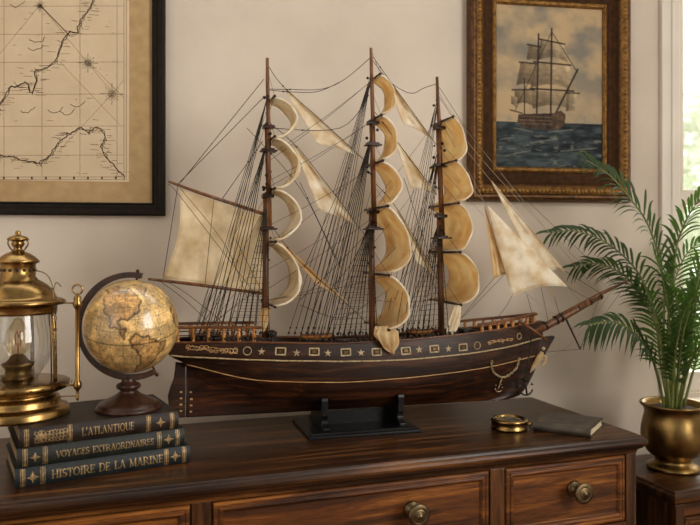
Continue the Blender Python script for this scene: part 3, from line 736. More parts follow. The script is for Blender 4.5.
# ------------------------------------------------------------------ brass compass
bc = Vector((.392, 1.75, TOPZ))
comp = thing('brass_compass', 'round brass pocket compass in front of the ship bow', 'compass', bc, 0)
mb = MB(); R = .0445
mb.lathe([(R*.9,0),(R*.97,.001),(R,.003),(R,.0055),(R*.965,.0065),(R*.965,.0185),(R,.0195),(R*1.01,.022),(R,.0245),(R*.93,.0262),(R*.84,.0262),(R*.80,.0235),(R*.79,.019),(0.0005,.019)], 56)
mb.build('case', M['brass'], comp)
mb = MB(); mb.lathe([(R*.78,.0192),(R*.78,.0202),(.0005,.0202)], 40); 
mb.build('dial', noise_mat('dial_card', lin(150,126,84), lin(186,164,118), scale=50, rough=.5), comp)
mb = MB(); mb.add([(-.027,.004,.0215),(0,-.003,.0217),(.027,-.004,.0215),(0,.003,.0217)], [(0,1,2,3)]); mb.lathe([(.0035,.0203),(.0035,.0225),(.0005,.0235)], 12)
mb.build('needle', M['iron'], comp)
mb = MB(); mb.lathe([(R*.80,.0225),(R*.60,.0240),(R*.3,.025),(.0005,.0252)], 40); mb.build('crystal', M['glass'], comp)
mb = MB(); ang = -.25; d_ = Vector((math.cos(ang), math.sin(ang), 0))
mb.tube([d_*R*.97+Vector((0,0,.014)), d_*(R+.009)+Vector((0,0,.014))], .004, 10)
lp = [d_*(R+.011+.006*math.cos(t))+Vector((0,0,.011+.0085*math.sin(t))) for t in [2*PI*k/18 for k in range(18)]]
mb.tube(lp, .0015, 6, closed=True); mb.build('hanging_loop', M['brass'], comp)

# ------------------------------------------------------------------ globe
GD = 1.487; gc = P(131, 326, GD); GR = 46.3/FPX*GD
globe = thing('desk_globe', 'antique tan globe on a turned wooden stand, on the book stack', 'globe', (P(128.5,0,GD).x, GD, BTOP), 0)
go = Vector(globe.location)
s_ = FPX/GD
def gz(v): return CAMZ-(v-VH)/s_-BTOP
mb = MB()
prof = [(0.0005,.0002),(31.5/s_,.0002),(32/s_,.003),(31.5/s_,.006),(30/s_,.0085),(29.5/s_,.011),(29/s_,.0135),(26/s_,gz(401)),(19.5/s_,gz(397.5)),(14/s_,gz(395)),(10.5/s_,gz(392.5)),(8/s_,gz(390.5)),(8.6/s_,gz(389.5)),(11.5/s_,gz(387.5)),(12.2/s_,gz(385.5)),(11/s_,gz(383.5)),(7.5/s_,gz(381.8)),(6.3/s_,gz(379)),(6.6/s_,gz(378)),(0.0005,gz(378))]
mb.lathe(prof, 48); mb.build('turned_base', M['globe_arm'], globe)
gcl = gc-go
ax = Vector((-.20, -.10, .95)).normalized()   # tilted axis
rin, rout, hw = 48.3/s_, 54/s_, .0075
mb = MB(); rings = []
for k in range(61):
    t = math.radians(78+(298-78)*k/60)
    e = Vector((math.cos(t), 0, math.sin(t)))
    rings.append([gcl+e*r+Vector((0,w,0)) for r, w in ((rin,-hw),(rout-.001,-hw),(rout,-hw+.001),(rout,hw-.001),(rout-.001,hw),(rin,hw))])
mb.loops(rings, 0, False); mb.build('meridian_arm', M['globe_arm'], globe, bevel=.0006)
axis2 = Vector((math.cos(math.radians(84)), 0, math.sin(math.radians(84))))
mb = MB()
a1_ = Vector((math.cos(math.radians(83)),0,math.sin(math.radians(83)))); a2_ = Vector((math.cos(math.radians(-62)),0,math.sin(math.radians(-62))))
mb.tube([gcl+a1_*GR*.98, gcl+a1_*(rout+.006)], .0022, 10); mb.lathe([(.0035,0),(.0042,.002),(.0035,.004),(.0015,.0065),(.0003,.007)], 12, gcl+a1_*(rout), a1_)
mb.build('axis_pin', M['brass_dark'], globe); mb = MB()
mb.tube([gcl+a2_*GR*.98, gcl+a2_*(rout+.005)], .0022, 10); mb.lathe([(.004,0),(.0045,.003),(.002,.006),(.0003,.0065)], 12, gcl+a2_*rout, a2_)
mb.build('axis_pin', M['brass_dark'], globe)
# the printed sphere
SA = [(-80,8),(-72,12),(-60,9),(-50,0),(-35,-6),(-39,-15),(-48,-27),(-57,-36),(-65,-45),(-69,-54),(-74,-50),(-73,-37),(-70,-20),(-76,-14),(-81,-5)]
NA = [(-165,62),(-155,70),(-125,70),(-95,70),(-80,72),(-62,58),(-56,50),(-66,44),(-75,36),(-81,26),(-90,29),(-97,25),(-94,17),(-87,20),(-84,10),(-78,8),(-92,14),(-105,20),(-112,30),(-122,37),(-125,48),(-140,59)]
AF = [(-17,15),(-10,30),(0,36),(12,36),(32,31),(43,12),(51,11),(40,-5),(35,-22),(27,-34),(18,-34),(12,-15),(9,4),(-8,5)]
EA = [(-9,38),(0,50),(10,58),(28,70),(60,70),(100,75),(170,68),(140,50),(120,35),(108,15),(100,5),(90,22),(78,8),(68,24),(55,20),(45,14),(35,32),(27,40),(12,44)]
GL = [(-50,60),(-20,70),(-25,82),(-60,80)]; AU = [(114,-22),(130,-12),(142,-11),(153,-28),(146,-39),(130,-32),(115,-34)]
NLO, NLA = 400, 200
lon = np.linspace(-180,180,NLO+1)[:,None].repeat(NLA+1,1); lat = np.linspace(-90,90,NLA+1)[None,:].repeat(NLO+1,0)
rs = np.random.RandomState(4); NZ = np.zeros_like(lon); NZ2 = np.zeros_like(lon); NZ3 = np.zeros_like(lon)
for i in range(NLO+1):
    for j in range(NLA+1):
        a, b = math.radians(lon[i,j]), math.radians(lat[i,j]); p = Vector((math.cos(b)*math.cos(a), math.cos(b)*math.sin(a), math.sin(b)))
        NZ[i,j] = mnoise.fractal(p*3.2, 1, 2, 5); NZ2[i,j] = mnoise.fractal(p*3.2+Vector((7,3,1)), 1, 2, 5); NZ3[i,j] = mnoise.fractal(p*16, 1, 2, 3)
lo2, la2 = lon+NZ*7, lat+NZ2*6
def inside(pg):
    r = np.zeros_like(lo2, bool)
    for i in range(len(pg)):
        x0,y0 = pg[i]; x1,y1 = pg[(i+1)%len(pg)]
        if y0 == y1: continue
        r ^= ((y0 > la2) != (y1 > la2)) & (lo2 < (x1-x0)*(la2-y0)/(y1-y0)+x0)
    return r
land = np.zeros_like(lo2, int)
for k, pg in enumerate((SA,NA,AF,EA,GL,AU)): land[inside(pg)] = k+1
edge = np.zeros_like(lo2, bool)
edge[1:] |= land[1:] != land[:-1]; edge[:,1:] |= land[:,1:] != land[:,:-1]
isl = land > 0
base = np.where(isl[...,None], C(176,136,82), C(204,168,108))
base = base*(1+.34*NZ[...,None])*(1+.22*NZ3[...,None])
base[(np.abs(NZ) < .02) | (np.abs(NZ2-.1) < .018)] *= .62
river = isl & (np.abs(NZ3) < .05); speck = (NZ3 > .36) & ~isl
base[river] = base[river]*.62; base[speck] *= .72
halo = edge.copy(); halo[:-1] |= edge[1:]; halo[:,:-1] |= edge[:,1:]; halo[1:] |= halo[:-1].copy(); halo[:,1:] |= halo[:,:-1].copy()
base[halo] *= .72; base[edge] = C(74,50,28)
gr = (np.abs((lon+7.5) % 15-7.5) < .46) | (np.abs((lat+7.5) % 15-7.5) < .46)
base[gr] *= .76
base[(np.abs(lat) < .9)] *= .7
base = np.clip(base, 0, 255)
lb = np.where(base/255 <= .04045, base/255/12.92, ((base/255+.055)/1.055)**2.4)
mb = MB()
def sph(i, j):
    a, b = -PI+2*PI*i, -PI/2+PI*j
    return (GR*math.cos(b)*math.cos(a), GR*math.cos(b)*math.sin(a), GR*math.sin(b))
mb.grid(sph, NLO, NLA)
so = mb.build('globe_sphere', vcol_mat('globe_paper', .34, .85, .5), globe, loc=gcl)
ca = so.data.color_attributes.new('Col', 'FLOAT_COLOR', 'POINT'); arr = np.ones((NLO+1,NLA+1,4), np.float32); arr[...,:3] = lb; ca.data.foreach_set('color', arr.ravel())
so.rotation_mode = 'QUATERNION'
so.rotation_quaternion = Vector((0,0,1)).rotation_difference(Vector((.06,-.28,.95)).normalized()) @ Matrix.Rotation(math.radians(-90+98), 4, 'Z').to_quaternion()

# ------------------------------------------------------------------ ship's lantern
LD = 1.434; LU = 18.0; ls = FPX/LD; lc = Vector((P(LU,0,LD).x, LD, BTOP))
lan = thing('ship_lantern', 'aged brass ship lantern with glass chimney, on the left of the book stack', 'lantern', lc, 0)
def lz(v): return CAMZ-(v-VH)/ls-BTOP
def lp_(*pts): return [(max(h,.2)*.965/ls, lz(v)) for h, v in pts]
mb = MB()
mb.lathe([(0.001,.0002)]+[(49/ls,.0002)]+lp_((50,412.5),(50,408.5),(48.5,406.5),(45,405),(42.5,404.5),(41,403),(41.5,400),(40,397),(36.5,395),(35,393.5),(37,391.5),(44,390),(48.5,388),(50,385.5),(50,382.5),(48.5,380.8),(44,380),(40,379.4),(14,379.2),(.2,379.2)), 64)
mb.build('base', M['brass'], lan)
rv = MB()
for k in range(28):
    t = 2*PI*k/28; rv.lathe([(.0022,0),(.0018,.0012),(.0003,.0018)], 8, (50/ls*math.cos(t), 50/ls*math.sin(t), lz(384)), (math.cos(t),math.sin(t),0))
rv.build('rivet_band', M['brass_dark'], lan)
mb = MB()
mb.lathe(lp_((.2,379),(15,379),(15,376),(12.5,374.5),(12,370),(13.5,366.5),(15.5,365.5),(15.5,363),(12,361.5),(9,359),(7,355.5),(4,354),(.2,354)), 40); mb.build('burner', M['brass_dark'], lan)
mb = MB(); mb.lathe(lp_((19,379),(20,376),(25,369),(29.5,361),(32.5,351),(33,342),(31.5,330),(29.5,320),(29,313)), 48, cap=False); mb.build('glass_globe', M['glass'], lan)
mb = MB(); mb.lathe(lp_((5,355),(9.5,351),(12.5,344),(12.8,338),(11,330),(7.5,325),(4.5,321),(3.5,318.5),(.3,317.5)), 32, cap=False); mb.build('bulb', M['bulb'], lan)
mb = MB(); mb.tube([(0,0,lz(354)),(0,0,lz(343))], .0012, 6)
mb.tube(smooth_path([(-.004,0,lz(346)),(-.006,0,lz(338)),(-.002,0,lz(331)),(.002,0,lz(338)),(.005,0,lz(331)),(.006,0,lz(340)),(.004,0,lz(346))],5), .0011, 6); mb.build('filament', M['filament'], lan)
mb = MB()
mb.lathe(lp_((29,313.5),(37.5,313.5),(38,311),(38,306.5),(40,305),(45,304.5),(46.5,302.5),(46,300.5),(43,299),(38.5,298),(36.5,296),(35.5,293),(33,289),(28.5,285),(23,281.5),(19,279.5),(18.5,278),(17,277),(17,264.5),(18,263.5),(20.5,262.6),(20.8,261),(19.5,259.8),(16,256.5),(11.5,253.5),(7,251.8),(5,250.5),(4,248.5),(4.5,247),(6,245.5),(6.5,243),(5.5,241.2),(8,240.7),(10.5,240.2),(10.8,239),(8.5,237),(5,235.8),(2.8,235),(2.4,233.8),(3,232.6),(2,231),(.3,230.4)), 64)
mb.build('cap', M['brass'], lan)
mb = MB()
for sgn in (-1, 1):
    mb.tube(smooth_path([(sgn*9.5/ls,0,lz(240.5)),(sgn*10/ls,0,lz(244)),(sgn*7.5/ls,0,lz(248.5)),(sgn*5/ls,0,lz(251))],5), .0016, 6); mb.build('loop_handle', M['brass'], lan); mb = MB()
for t in [2*PI*k/16 for k in range(16)]:
    mb.lathe([(.0032,0),(.0032,.0006)], 10, (17/ls*math.cos(t), 17/ls*math.sin(t), lz(270)), (math.cos(t),math.sin(t),0), 1)
mb.build('vent_holes', [M['brass'], M['iron']], lan)
for ang in (-8, 95, 188, 262-0):
    if ang == 262: continue
    t = math.radians(ang); q = MB(); c_, s2 = math.cos(t), math.sin(t)
    pts = [(r/ls*c_, r/ls*s2, lz(v)) for r, v in ((37,313.5),(38.5,330),(39.5,350),(40,380))]
    q.tube(smooth_path(pts,4), .0042, 8); q.tube([(x*.9,y*.9,z) for x,y,z in pts], .0014, 6); q.build('guard_strap', M['brass'], lan)
# hinge post with ring on the right
rc = Vector((P(77.5,0,LD-.03).x-lc.x, -.03, 0)); 
hub = Vector((math.cos(math.atan2(-.034, rc.x)), math.sin(math.atan2(-.034, rc.x)), 0))
mb = MB()
def rod(*pts): mb.lathe([(r/ls, lz(v)) for r, v in pts], 16, rc)
rod((.2,398),(1.2,396.5),(1.8,394),(1,392),(1.6,390),(1,388.5),(2,387),(3.6,385),(4.2,382),(3.6,379),(2,377),(2,309),(2.8,307),(4.2,304.5),(4.4,301.5),(3,299.5),(3.8,297.5),(3,295.5),(1.5,294),(.2,293.6))
ringc = rc+Vector((0,0,lz(288.5)))
mb.tube([ringc+Vector((4.8/ls*math.cos(t),0,4.8/ls*math.sin(t))) for t in [2*PI*k/20 for k in range(20)]], .0019, 8, closed=True)
mb.tube([hub*44/ls+Vector((0,0,lz(302))), rc+Vector((0,0,lz(302)))], .0016, 8); mb.tube([hub*47/ls+Vector((0,0,lz(382.5))), rc+Vector((0,0,lz(382.5)))], .002, 8)
mb.tube(smooth_path([rc+Vector((0,0,lz(393))), hub*50/ls+Vector((0,0,lz(394))), hub*44/ls+Vector((0,0,lz(397))), hub*41/ls+Vector((0,0,lz(402)))],5), .0012, 6)
mb.build('hinge_post', M['brass'], lan)
mb = MB(); e = hub
mb.tube(smooth_path([e*17/ls+Vector((0,0,lz(270.5))), e*27/ls+Vector((0,0,lz(271.5))), e*35/ls+Vector((0,0,lz(276))), e*40/ls+Vector((0,0,lz(286))), e*41/ls+Vector((0,0,lz(300)))],6), .0011, 6)
mb.tube(smooth_path([e*41/ls+Vector((0,0,lz(290))), e*44/ls+Vector((0,0,lz(282))), e*50/ls+Vector((0,0,lz(286)))],6), .0009, 6)
mb.build('bail_wire', M['brass'], lan)
mb = MB()
for k in range(13):
    z = lz(306+k*5.6); c0 = e*43.5/ls+Vector((0,0,z)); o = Vector((0,1,0)) if k % 2 else e
    mb.tube([c0+o*.0022*math.cos(t)+Vector((0,0,.0048*math.sin(t))) for t in [2*PI*q/10 for q in range(10)]], .0008, 5, closed=True)
mb.build('safety_chain', M['brass_dark'], lan)

# ------------------------------------------------------------------ potted palm
PD = 1.95; PU = 673; pot = thing('potted_palm', 'green feathery palm in a footed brass pot by the window', 'plant', (P(PU,0,PD).x, PD, CZ), 0)
ps = FPX/PD; po = Vector(pot.location)
def pz(v): return CAMZ-(v-VH)/ps-CZ
mb = MB()
mb.lathe([(.001,.0002),(24/ps,.0002)]+[(h/ps, pz(v)) for h, v in ((25,466.3),(24.5,464.8),(21,463),(17.5,461),(16.5,459),(18,456.5),(24,452),(28.5,445),(30.4,436),(30,427),(28.2,419),(26.8,413.5),(27.2,409.5),(29,406.5),(31,405),(31.5,403.5),(30.8,402.3),(28.5,403),(26,407),(25.5,411),(.3,411))], 64)
mb.build('brass_pot', M['brass_pot'], pot)
mb = MB(); mb.lathe([(26.2/ps,pz(411)),(26/ps,pz(409)),(18/ps,pz(407)),(.001,pz(406))], 32); mb.build('soil', M['soil'], pot)
def frond(pts, n=26, ll=.105, start=.3, seed=0, wid=.0082, droop=.5, twist=None):
    ll *= 1.3; n = int(n*.85)
    rnd = random.Random(seed)
    path = smooth_path([P(*p)-po for p in pts], 10)
    path[0].z = pz(408)
    f = MB(); N_ = len(path)
    f.tube(path, [.0034*(1-.8*i/(N_-1))+.0006 for i in range(N_)], 6, 1)
    cum = [0]
    for a, b in zip(path, path[1:]): cum.append(cum[-1]+(b-a).length)
    T_ = cum[-1]
    def at(s):
        s *= T_; i = min(max(int(np.searchsorted(cum, s))-1, 0), N_-2); t = (s-cum[i])/max(cum[i+1]-cum[i],1e-9)
        return path[i].lerp(path[i+1], t), (path[i+1]-path[i]).normalized()
    for k in range(n):
        s = start+(1-start)*(k+.5)/n
        p, tn = at(s)
        side = tn.cross(Vector((0,0,1)))
        if side.length < .2: side = tn.cross(Vector((0,1,0)))
        side.normalize(); upn = side.cross(tn).normalized()
        tw = twist if twist is not None else (.95 if pts[-1][0] < 660 else -.95 if pts[-1][0] > 690 else .5)
        if upn.z < 0: upn = -upn
        side, upn = side*math.cos(tw)+upn*math.sin(tw), upn*math.cos(tw)-side*math.sin(tw)
        prof = math.sin(PI*min(1,(.18+.82*(k+.5)/n)))**.55 if k < n*.8 else .55+.4*(1-k/n)
        for sg in (-1, 1):
            l = ll*prof*rnd.uniform(.85,1.12)
            ang = rnd.uniform(.62,.82)*(1-.35*k/n)
            d = (tn*math.cos(ang)+side*sg*math.sin(ang)+upn*rnd.uniform(.12,.4)).normalized()
            wv_ = d.cross(upn).normalized()*.82+upn*.45*sg; wv_ = (wv_-d*wv_.dot(d)).normalized()
            cen = []; m_ = 5
            for q in range(m_+1):
                t = q/m_; cen.append(p+d*l*t+Vector((0,0,-droop*l*t*t))+Vector((rnd.gauss(0,.0006),rnd.gauss(0,.0006),0)))
            ws_ = [.35,.9,1,.85,.5,.04]; vs = []
            for q in range(m_+1):
                w = wid*.5*ws_[q]; vs += [cen[q]-wv_*w, cen[q]-Vector((0,0,w*.25)), cen[q]+wv_*w]
            fs = []
            for q in range(m_): a = q*3; fs += [(a,a+1,a+4,a+3),(a+1,a+2,a+5,a+4)]
            f.add(vs, fs, 0, True)
    f.build('frond', [M['leaf'], M['stem']], pot)
frond([(668,405,1.95),(664,340,1.97),(663,278,1.98),(649,227,1.97),(628,196,1.96),(608,174,1.95),(586,160,1.93)], 34, .118, .36, 1)
frond([(667,405,1.94),(661,345,1.97),(649,296,2.02),(633,266,2.04),(605,242,2.03),(574,231,2.0),(550,233,1.98)], 32, .085, .36, 2)
frond([(669,405,1.97),(657,330,2.03),(630,281,2.08),(598,264,2.09),(574,267,2.08)], 24, .075, .5, 3)
frond([(664,405,1.93),(653,361,1.90),(635,334,1.87),(613,322,1.84),(588,325,1.81)], 28, .085, .32, 4, droop=.6)
frond([(676,405,1.96),(673,330,1.98),(675,258,1.98),(684,225,1.97),(697,203,1.95),(712,188,1.93)], 32, .11, .4, 5)
frond([(680,405,1.95),(690,330,1.92),(698,280,1.88),(715,240,1.83),(742,222,1.77)], 30, .11, .32, 6)
frond([(676,405,1.92),(680,350,1.87),(690,310,1.82),(710,286,1.76),(738,282,1.70)], 28, .1, .32, 7)
frond([(672,405,1.98),(668,350,2.03),(670,300,2.07),(684,258,2.09),(704,238,2.09)], 28, .1, .34, 8)
frond([(672,405,1.93),(671,350,1.91),(668,306,1.89),(662,276,1.87),(654,252,1.85)], 28, .08, .32, 9)
frond([(670,405,1.92),(664,360,1.88),(660,330,1.84),(655,312,1.81),(649,304,1.79)], 22, .06, .34, 10)
frond([(684,405,1.96),(700,350,1.97),(722,305,1.97),(750,285,1.96)], 28, .105, .25, 11)
frond([(680,405,1.92),(690,365,1.86),(706,340,1.80),(728,332,1.75)], 24, .09, .25, 12)
frond([(672,405,1.9),(674,365,1.86),(678,335,1.83),(684,312,1.80),(693,298,1.78)], 26, .085, .25, 13)
frond([(676,405,2.0),(682,355,2.04),(690,310,2.06),(700,280,2.07),(716,262,2.07)], 26, .1, .28, 14)
frond([(668,405,1.97),(660,360,2.01),(656,325,2.04),(648,300,2.06),(636,288,2.07)], 24, .08, .3, 15)
frond([(676,405,1.93),(679,360,1.9),(680,325,1.88),(676,298,1.87),(668,278,1.86)], 26, .085, .28, 16)
frond([(678,405,1.95),(686,365,1.93),(692,335,1.92),(696,305,1.91),(697,280,1.90)], 26, .09, .25, 17)

# ------------------------------------------------------------------ model ship
SYAW = math.radians(16); sC, sS = math.cos(SYAW), math.sin(SYAW)
SO = Vector((0, 1.76, TOPZ+.045))
ship = thing('model_ship', 'three-masted wooden model sailing ship with cream sails on a black stand', 'model ship', SO, SYAW)
def SP(u, v, y=0.0):              # picture point on the ship's own plane local y -> (x, z)
    dx = (u-U0)/FPX; t = (y+sC*SO.y)/(sC-sS*dx)
    X, Y = dx*t, t
    return (sC*X+sS*(Y-SO.y), CAMZ-(v-VH)/FPX*t-SO.z)
def S3(u, v, y=0.0): x, z = SP(u, v, y); return Vector((x, y, z))
def sproj(p):
    X = sC*p[0]-sS*p[1]; Y = SO.y+sS*p[0]+sC*p[1]; return (U0+FPX*X/Y, VH-FPX*(p[2]+SO.z-CAMZ)/Y)

XT0, XT1 = SP(168,345,-.03)[0], SP(542,325,0)[0]
def bd(p):
    p = min(max(p,0),1)
    if p < .45: return .068*(.62+.38*math.sin(PI/2*p/.45))
    return max(.0035, .068*math.cos(PI/2*((p-.45)/.55)**1.7))
def pz_of(x): return (x-XT0)/(XT1-XT0)
sheer = []
for u, v in ((168,343),(215,342.5),(262,342.5),(300,343.5),(340,344),(400,341),(450,336),(480,332.5),(512,327.5),(541,321.5)):
    x = 0
    y = -.04
    for _ in range(6): x, z = SP(u, v, y); y = -bd(pz_of(x))
    sheer.append((x, z))
keel = [SP(*q) for q in ((186,417),(290,411.5),(400,405),(505,399.5))]
shx, shz = zip(*sheer); kx_, kz_2 = zip(*keel)
def zs(x): return interp(x, shx, shz)
def zk(x): return interp(x, kx_, kz_2)
def prof_q(pts, ys):
    r = []
    for (u, v), y in zip(pts, ys):
        x, z = SP(u, v, y); r.append(((z-zk(x))/(zs(x)-zk(x)), x))
    r.sort(); return r
stern = prof_q(((186,417),(187,385),(187,368),(182,361),(173,357.5),(168,354),(167,343)), (0,0,0,-.01,-.025,-.035,-.042))
stem = prof_q(((505,399.5),(518,396),(526,387),(533,373),(539,357),(543,341),(541,322)), (0,)*7)
sq, sx_ = zip(*stern); bq, bx_ = zip(*stem)
PT = [0,.10,.22,.36,.5,.68,.84,.93,1]; QT = [0,.1,.2,.35,.5,.62,.72,.84,1]
FT = np.array([[.12,.12,.12,.12,.13,.2,.55,.95,1],
 [.12,.13,.16,.28,.5,.72,.9,1,1],
 [.12,.2,.36,.62,.85,.95,1,1.01,1],
 [.12,.42,.68,.88,.97,1.01,1.03,1.02,.98],
 [.12,.5,.75,.92,1,1.02,1.03,1.02,.97],
 [.12,.42,.66,.86,.97,1.01,1.02,1.02,.99],
 [.12,.28,.45,.66,.82,.9,.95,.99,1],
 [.14,.24,.36,.54,.7,.8,.88,.95,1],
 [1,1,1,1,1,1,1,1,1.]])
def FB(p, q):
    i = min(max(int(np.searchsorted(PT, p))-1,0), len(PT)-2); t = (p-PT[i])/(PT[i+1]-PT[i]); t = t*t*(3-2*t)
    return float(np.interp(q, QT, FT[i])*(1-t)+np.interp(q, QT, FT[i+1])*t)
def hp(p, q, side=-1, off=0):
    x = interp(q, sq, sx_)*(1-p)+interp(q, bq, bx_)*p
    z = zk(x)+q*(zs(x)-zk(x))
    return Vector((x, side*(bd(p)*FB(p,q)+off), z))
# lookup from picture to hull side
NPp, NQq = 420, 110
HG = np.array([[sproj(hp(i/NPp, j/NQq)) for j in range(NQq+1)] for i in range(NPp+1)])
def on_hull(u, v):
    d = (HG[...,0]-u)**2+(HG[...,1]-v)**2; i, j = np.unravel_index(int(np.argmin(d)), d.shape); return i/NPp, j/NQq
def hframe(p, q):
    c = hp(p,q); a = hp(min(p+.004,1),q)-hp(max(p-.004,0),q); b = hp(p,min(q+.01,1))-hp(p,max(q-.01,0))
    t = a.normalized(); n = t.cross(b).normalized()
    if n.y > 0: n = -n
    up = n.cross(t).normalized()
    if up.z < 0: up = -up
    return c, t, up, n
line1 = [(167,356),(200,357.5),(260,360),(340,361.3),(400,360),(450,355.5),(480,352),(510,346.5),(536,339.5),(543,337)]
line2 = [(186,364),(212,371),(241,378),(269,381),(340,382.3),(400,378.5),(450,373),(489,367),(515,361),(535,355.5)]
def line_pq(pts, n=70):
    us = np.linspace(pts[0][0], pts[-1][0], n); sp = smooth_path([(u,v,0) for u,v in pts], 10); xs = [s.x for s in sp]; ys = [s.y for s in sp]
    r = [on_hull(u, interp(u, xs, ys)) for u in us]
    p = np.array([k[0] for k in r]); q = np.array([k[1] for k in r]); ker = np.ones(5)/5
    q2 = np.convolve(np.pad(q,2,'edge'), ker, 'valid'); p2 = np.convolve(np.pad(p,2,'edge'), ker, 'valid'); p2[0], p2[-1] = p[0], p[-1]
    return list(zip(p2, q2))
L1, L2 = line_pq(line1), line_pq(line2)
q1 = lambda p: float(np.interp(p, [a for a,_ in L1], [b for _,b in L1])); q2 = lambda p: float(np.interp(p, [a for a,_ in L2], [b for _,b in L2]))
mb = MB(); NP, NQ = 110, 44
for side in (-1, 1):
    vs = [hp(i/NP, j/NQ, side) for i in range(NP+1) for j in range(NQ+1)]
    o = len(mb.v); mb.v.extend([tuple(v) for v in vs])
    for i in range(NP):
        for j in range(NQ):
            mb.f.append((o+i*(NQ+1)+j, o+(i+1)*(NQ+1)+j, o+(i+1)*(NQ+1)+j+1, o+i*(NQ+1)+j+1))
            mb.m.append(1 if (j+.5)/NQ > q2((i+.5)/NP) else 0); mb.sm.append(True)
def strip_between(p):   # close stern, stem and keel
    for j in range(NQ):
        a, b = hp(p,j/NQ,-1), hp(p,j/NQ,1); c, d = hp(p,(j+1)/NQ,1), hp(p,(j+1)/NQ,-1); mb.add([a,b,c,d], [(0,1,2,3)], 1)
strip_between(0); strip_between(1)
for i in range(NP): mb.add([hp(i/NP,0,-1),hp((i+1)/NP,0,-1),hp((i+1)/NP,0,1),hp(i/NP,0,1)], [(0,1,2,3)], 0)
hull = mb.build('hull', [M['hull'], M['hull_dark']], ship)
for nm, L_, w, mt in (('pale_stripe', L1, .0021, 'ivory'), ('pale_stripe', L2, .0013, 'stripe')):
    q = MB()
    for side in (-1,1): q.tube([hp(p, qq, side, .0008) for p, qq in L_], w, 6)
    q.build(nm, M[mt], hull)
# planking seams on the upper strake
q = MB()
for f in (.35, .68): 
    q.tube([hp(p, q2(p)+(q1(p)-q2(p))*f, -1, -.0002) for p in np.linspace(.03,.97,60)], .0007, 4); q.tube([hp(p, q2(p)+(q1(p)-q2(p))*f, 1, -.0002) for p in np.linspace(.03,.97,60)], .0007, 4)
q.build('plank_seam', M['dark_gap'], hull)
# inlays on the bulwark
def inlay(u, v, kind, s=1.0):
    p, qq = on_hull(u, v); c, t, up, n = hframe(p, qq); k = MB()
    fr = lambda a, b: tuple(c+t*a+up*b+n*.0014)
    if kind == 'square':
        w, h = .0112*s, .0078*s
        k.strip([(-w,-h),(w,-h),(w,h),(-w,h),(-w,-h)], .0034, fr)
        fr3 = lambda a, b, e: tuple(c+t*a+up*b+n*e); k.stack((-.0045*s,.0045*s,-.0035*s,.0035*s), [(.001,.0005),(0,.002)], 1, fr3)
        k.build('inlaid_port', [M['ivory'], M['brass_dark']], hull)
    elif kind == 'star':
        r = .0098*s; k.add([fr(0,0)]+[fr((r if i % 2 == 0 else r*.36)*math.sin(i*PI/5), (r if i % 2 == 0 else r*.36)*math.cos(i*PI/5)) for i in range(10)], [(0,i+1,(i+1)%10+1) for i in range(10)])
        k.build('inlaid_star', M['ivory'], hull)
    else:
        r = .0092*s; fr4 = [c+t*r*math.cos(a)+up*r*math.sin(a)+n*.0012 for a in [2*PI*i/20 for i in range(20)]]
        k.tube(fr4, .0014, 6, closed=True); k.build('porthole_ring', M['ivory'], hull)
for u, v, kd in ((247,351,'ring'),(262,351.5,'star'),(281,351.5,'square'),(297,352.5,'star'),(314,352,'square'),(328,352.8,'star'),(346,352,'square'),(361,352.5,'star'),(377,351.5,'square'),(392,351,'star'),(406,350.5,'square'),(419,350,'star'),(434.5,349,'square'),(448,348.5,'star'),(463,347,'square'),(477,345.5,'ring'),(519,336,'ring')):
    inlay(u, v, kd, .85 if u > 500 else 1)
def scroll(u0, v0, u1, v1, amp, n, seed):
    rnd = random.Random(seed); k = MB()
    for i in range(n):
        f = (i+.5)/n; u = u0+(u1-u0)*f; v = v0+(v1-v0)*f+rnd.uniform(-.3,.3)*amp; p, qq = on_hull(u, v); c, t, up, nn = hframe(p, qq)
        r = amp*.0017*rnd.uniform(.8,1.2); a = rnd.uniform(0,6); sg = rnd.choice((-1,1))
        k.tube([c+t*r*(1-w/12)*math.cos(a+sg*w*.8)+up*r*(1-w/12)*math.sin(a+sg*w*.8)+nn*.0012 for w in range(10)], .0010, 5)
    for i in range(2): 
        pts = []
        for w in range(26):
            f = w/25; p, qq = on_hull(u0+(u1-u0)*f, v0+(v1-v0)*f+amp*.45*math.sin(f*9+i*PI)); c, t, up, nn = hframe(p, qq); pts.append(c+nn*.0012)
        k.tube(pts, .0009, 5)
    k.build('carved_scroll', M['stripe'], hull)
scroll(185,347.5,238,351,4.2,11,1); scroll(487,342.5,513,339,2.4,6,2)

# cap rail, deck
k = MB()
for side in (-1,1):
    k.loops([[hp(p,1,side,o)+Vector((0,0,h)) for o, h in ((-.006,-.001),(.003,-.001),(.0035,.001),(.003,.0025),(-.006,.0025))] for p in np.linspace(0,1,80)], 0, False)
k.build('cap_rail', M['rail'], ship)
k = MB()
dv = []
for p in np.linspace(.005,.985,60):
    for sd in (-1,-.5,0,.5,1):
        h = hp(p,.93,1); dv.append((h.x, sd*(abs(h.y)-.001), h.z+.0015*(1-sd*sd)))
k.add(dv, [(i*5+j,(i+1)*5+j,(i+1)*5+j+1,i*5+j+1) for i in range(59) for j in range(4)], 0, True)
k.build('deck', M['deck'], ship)
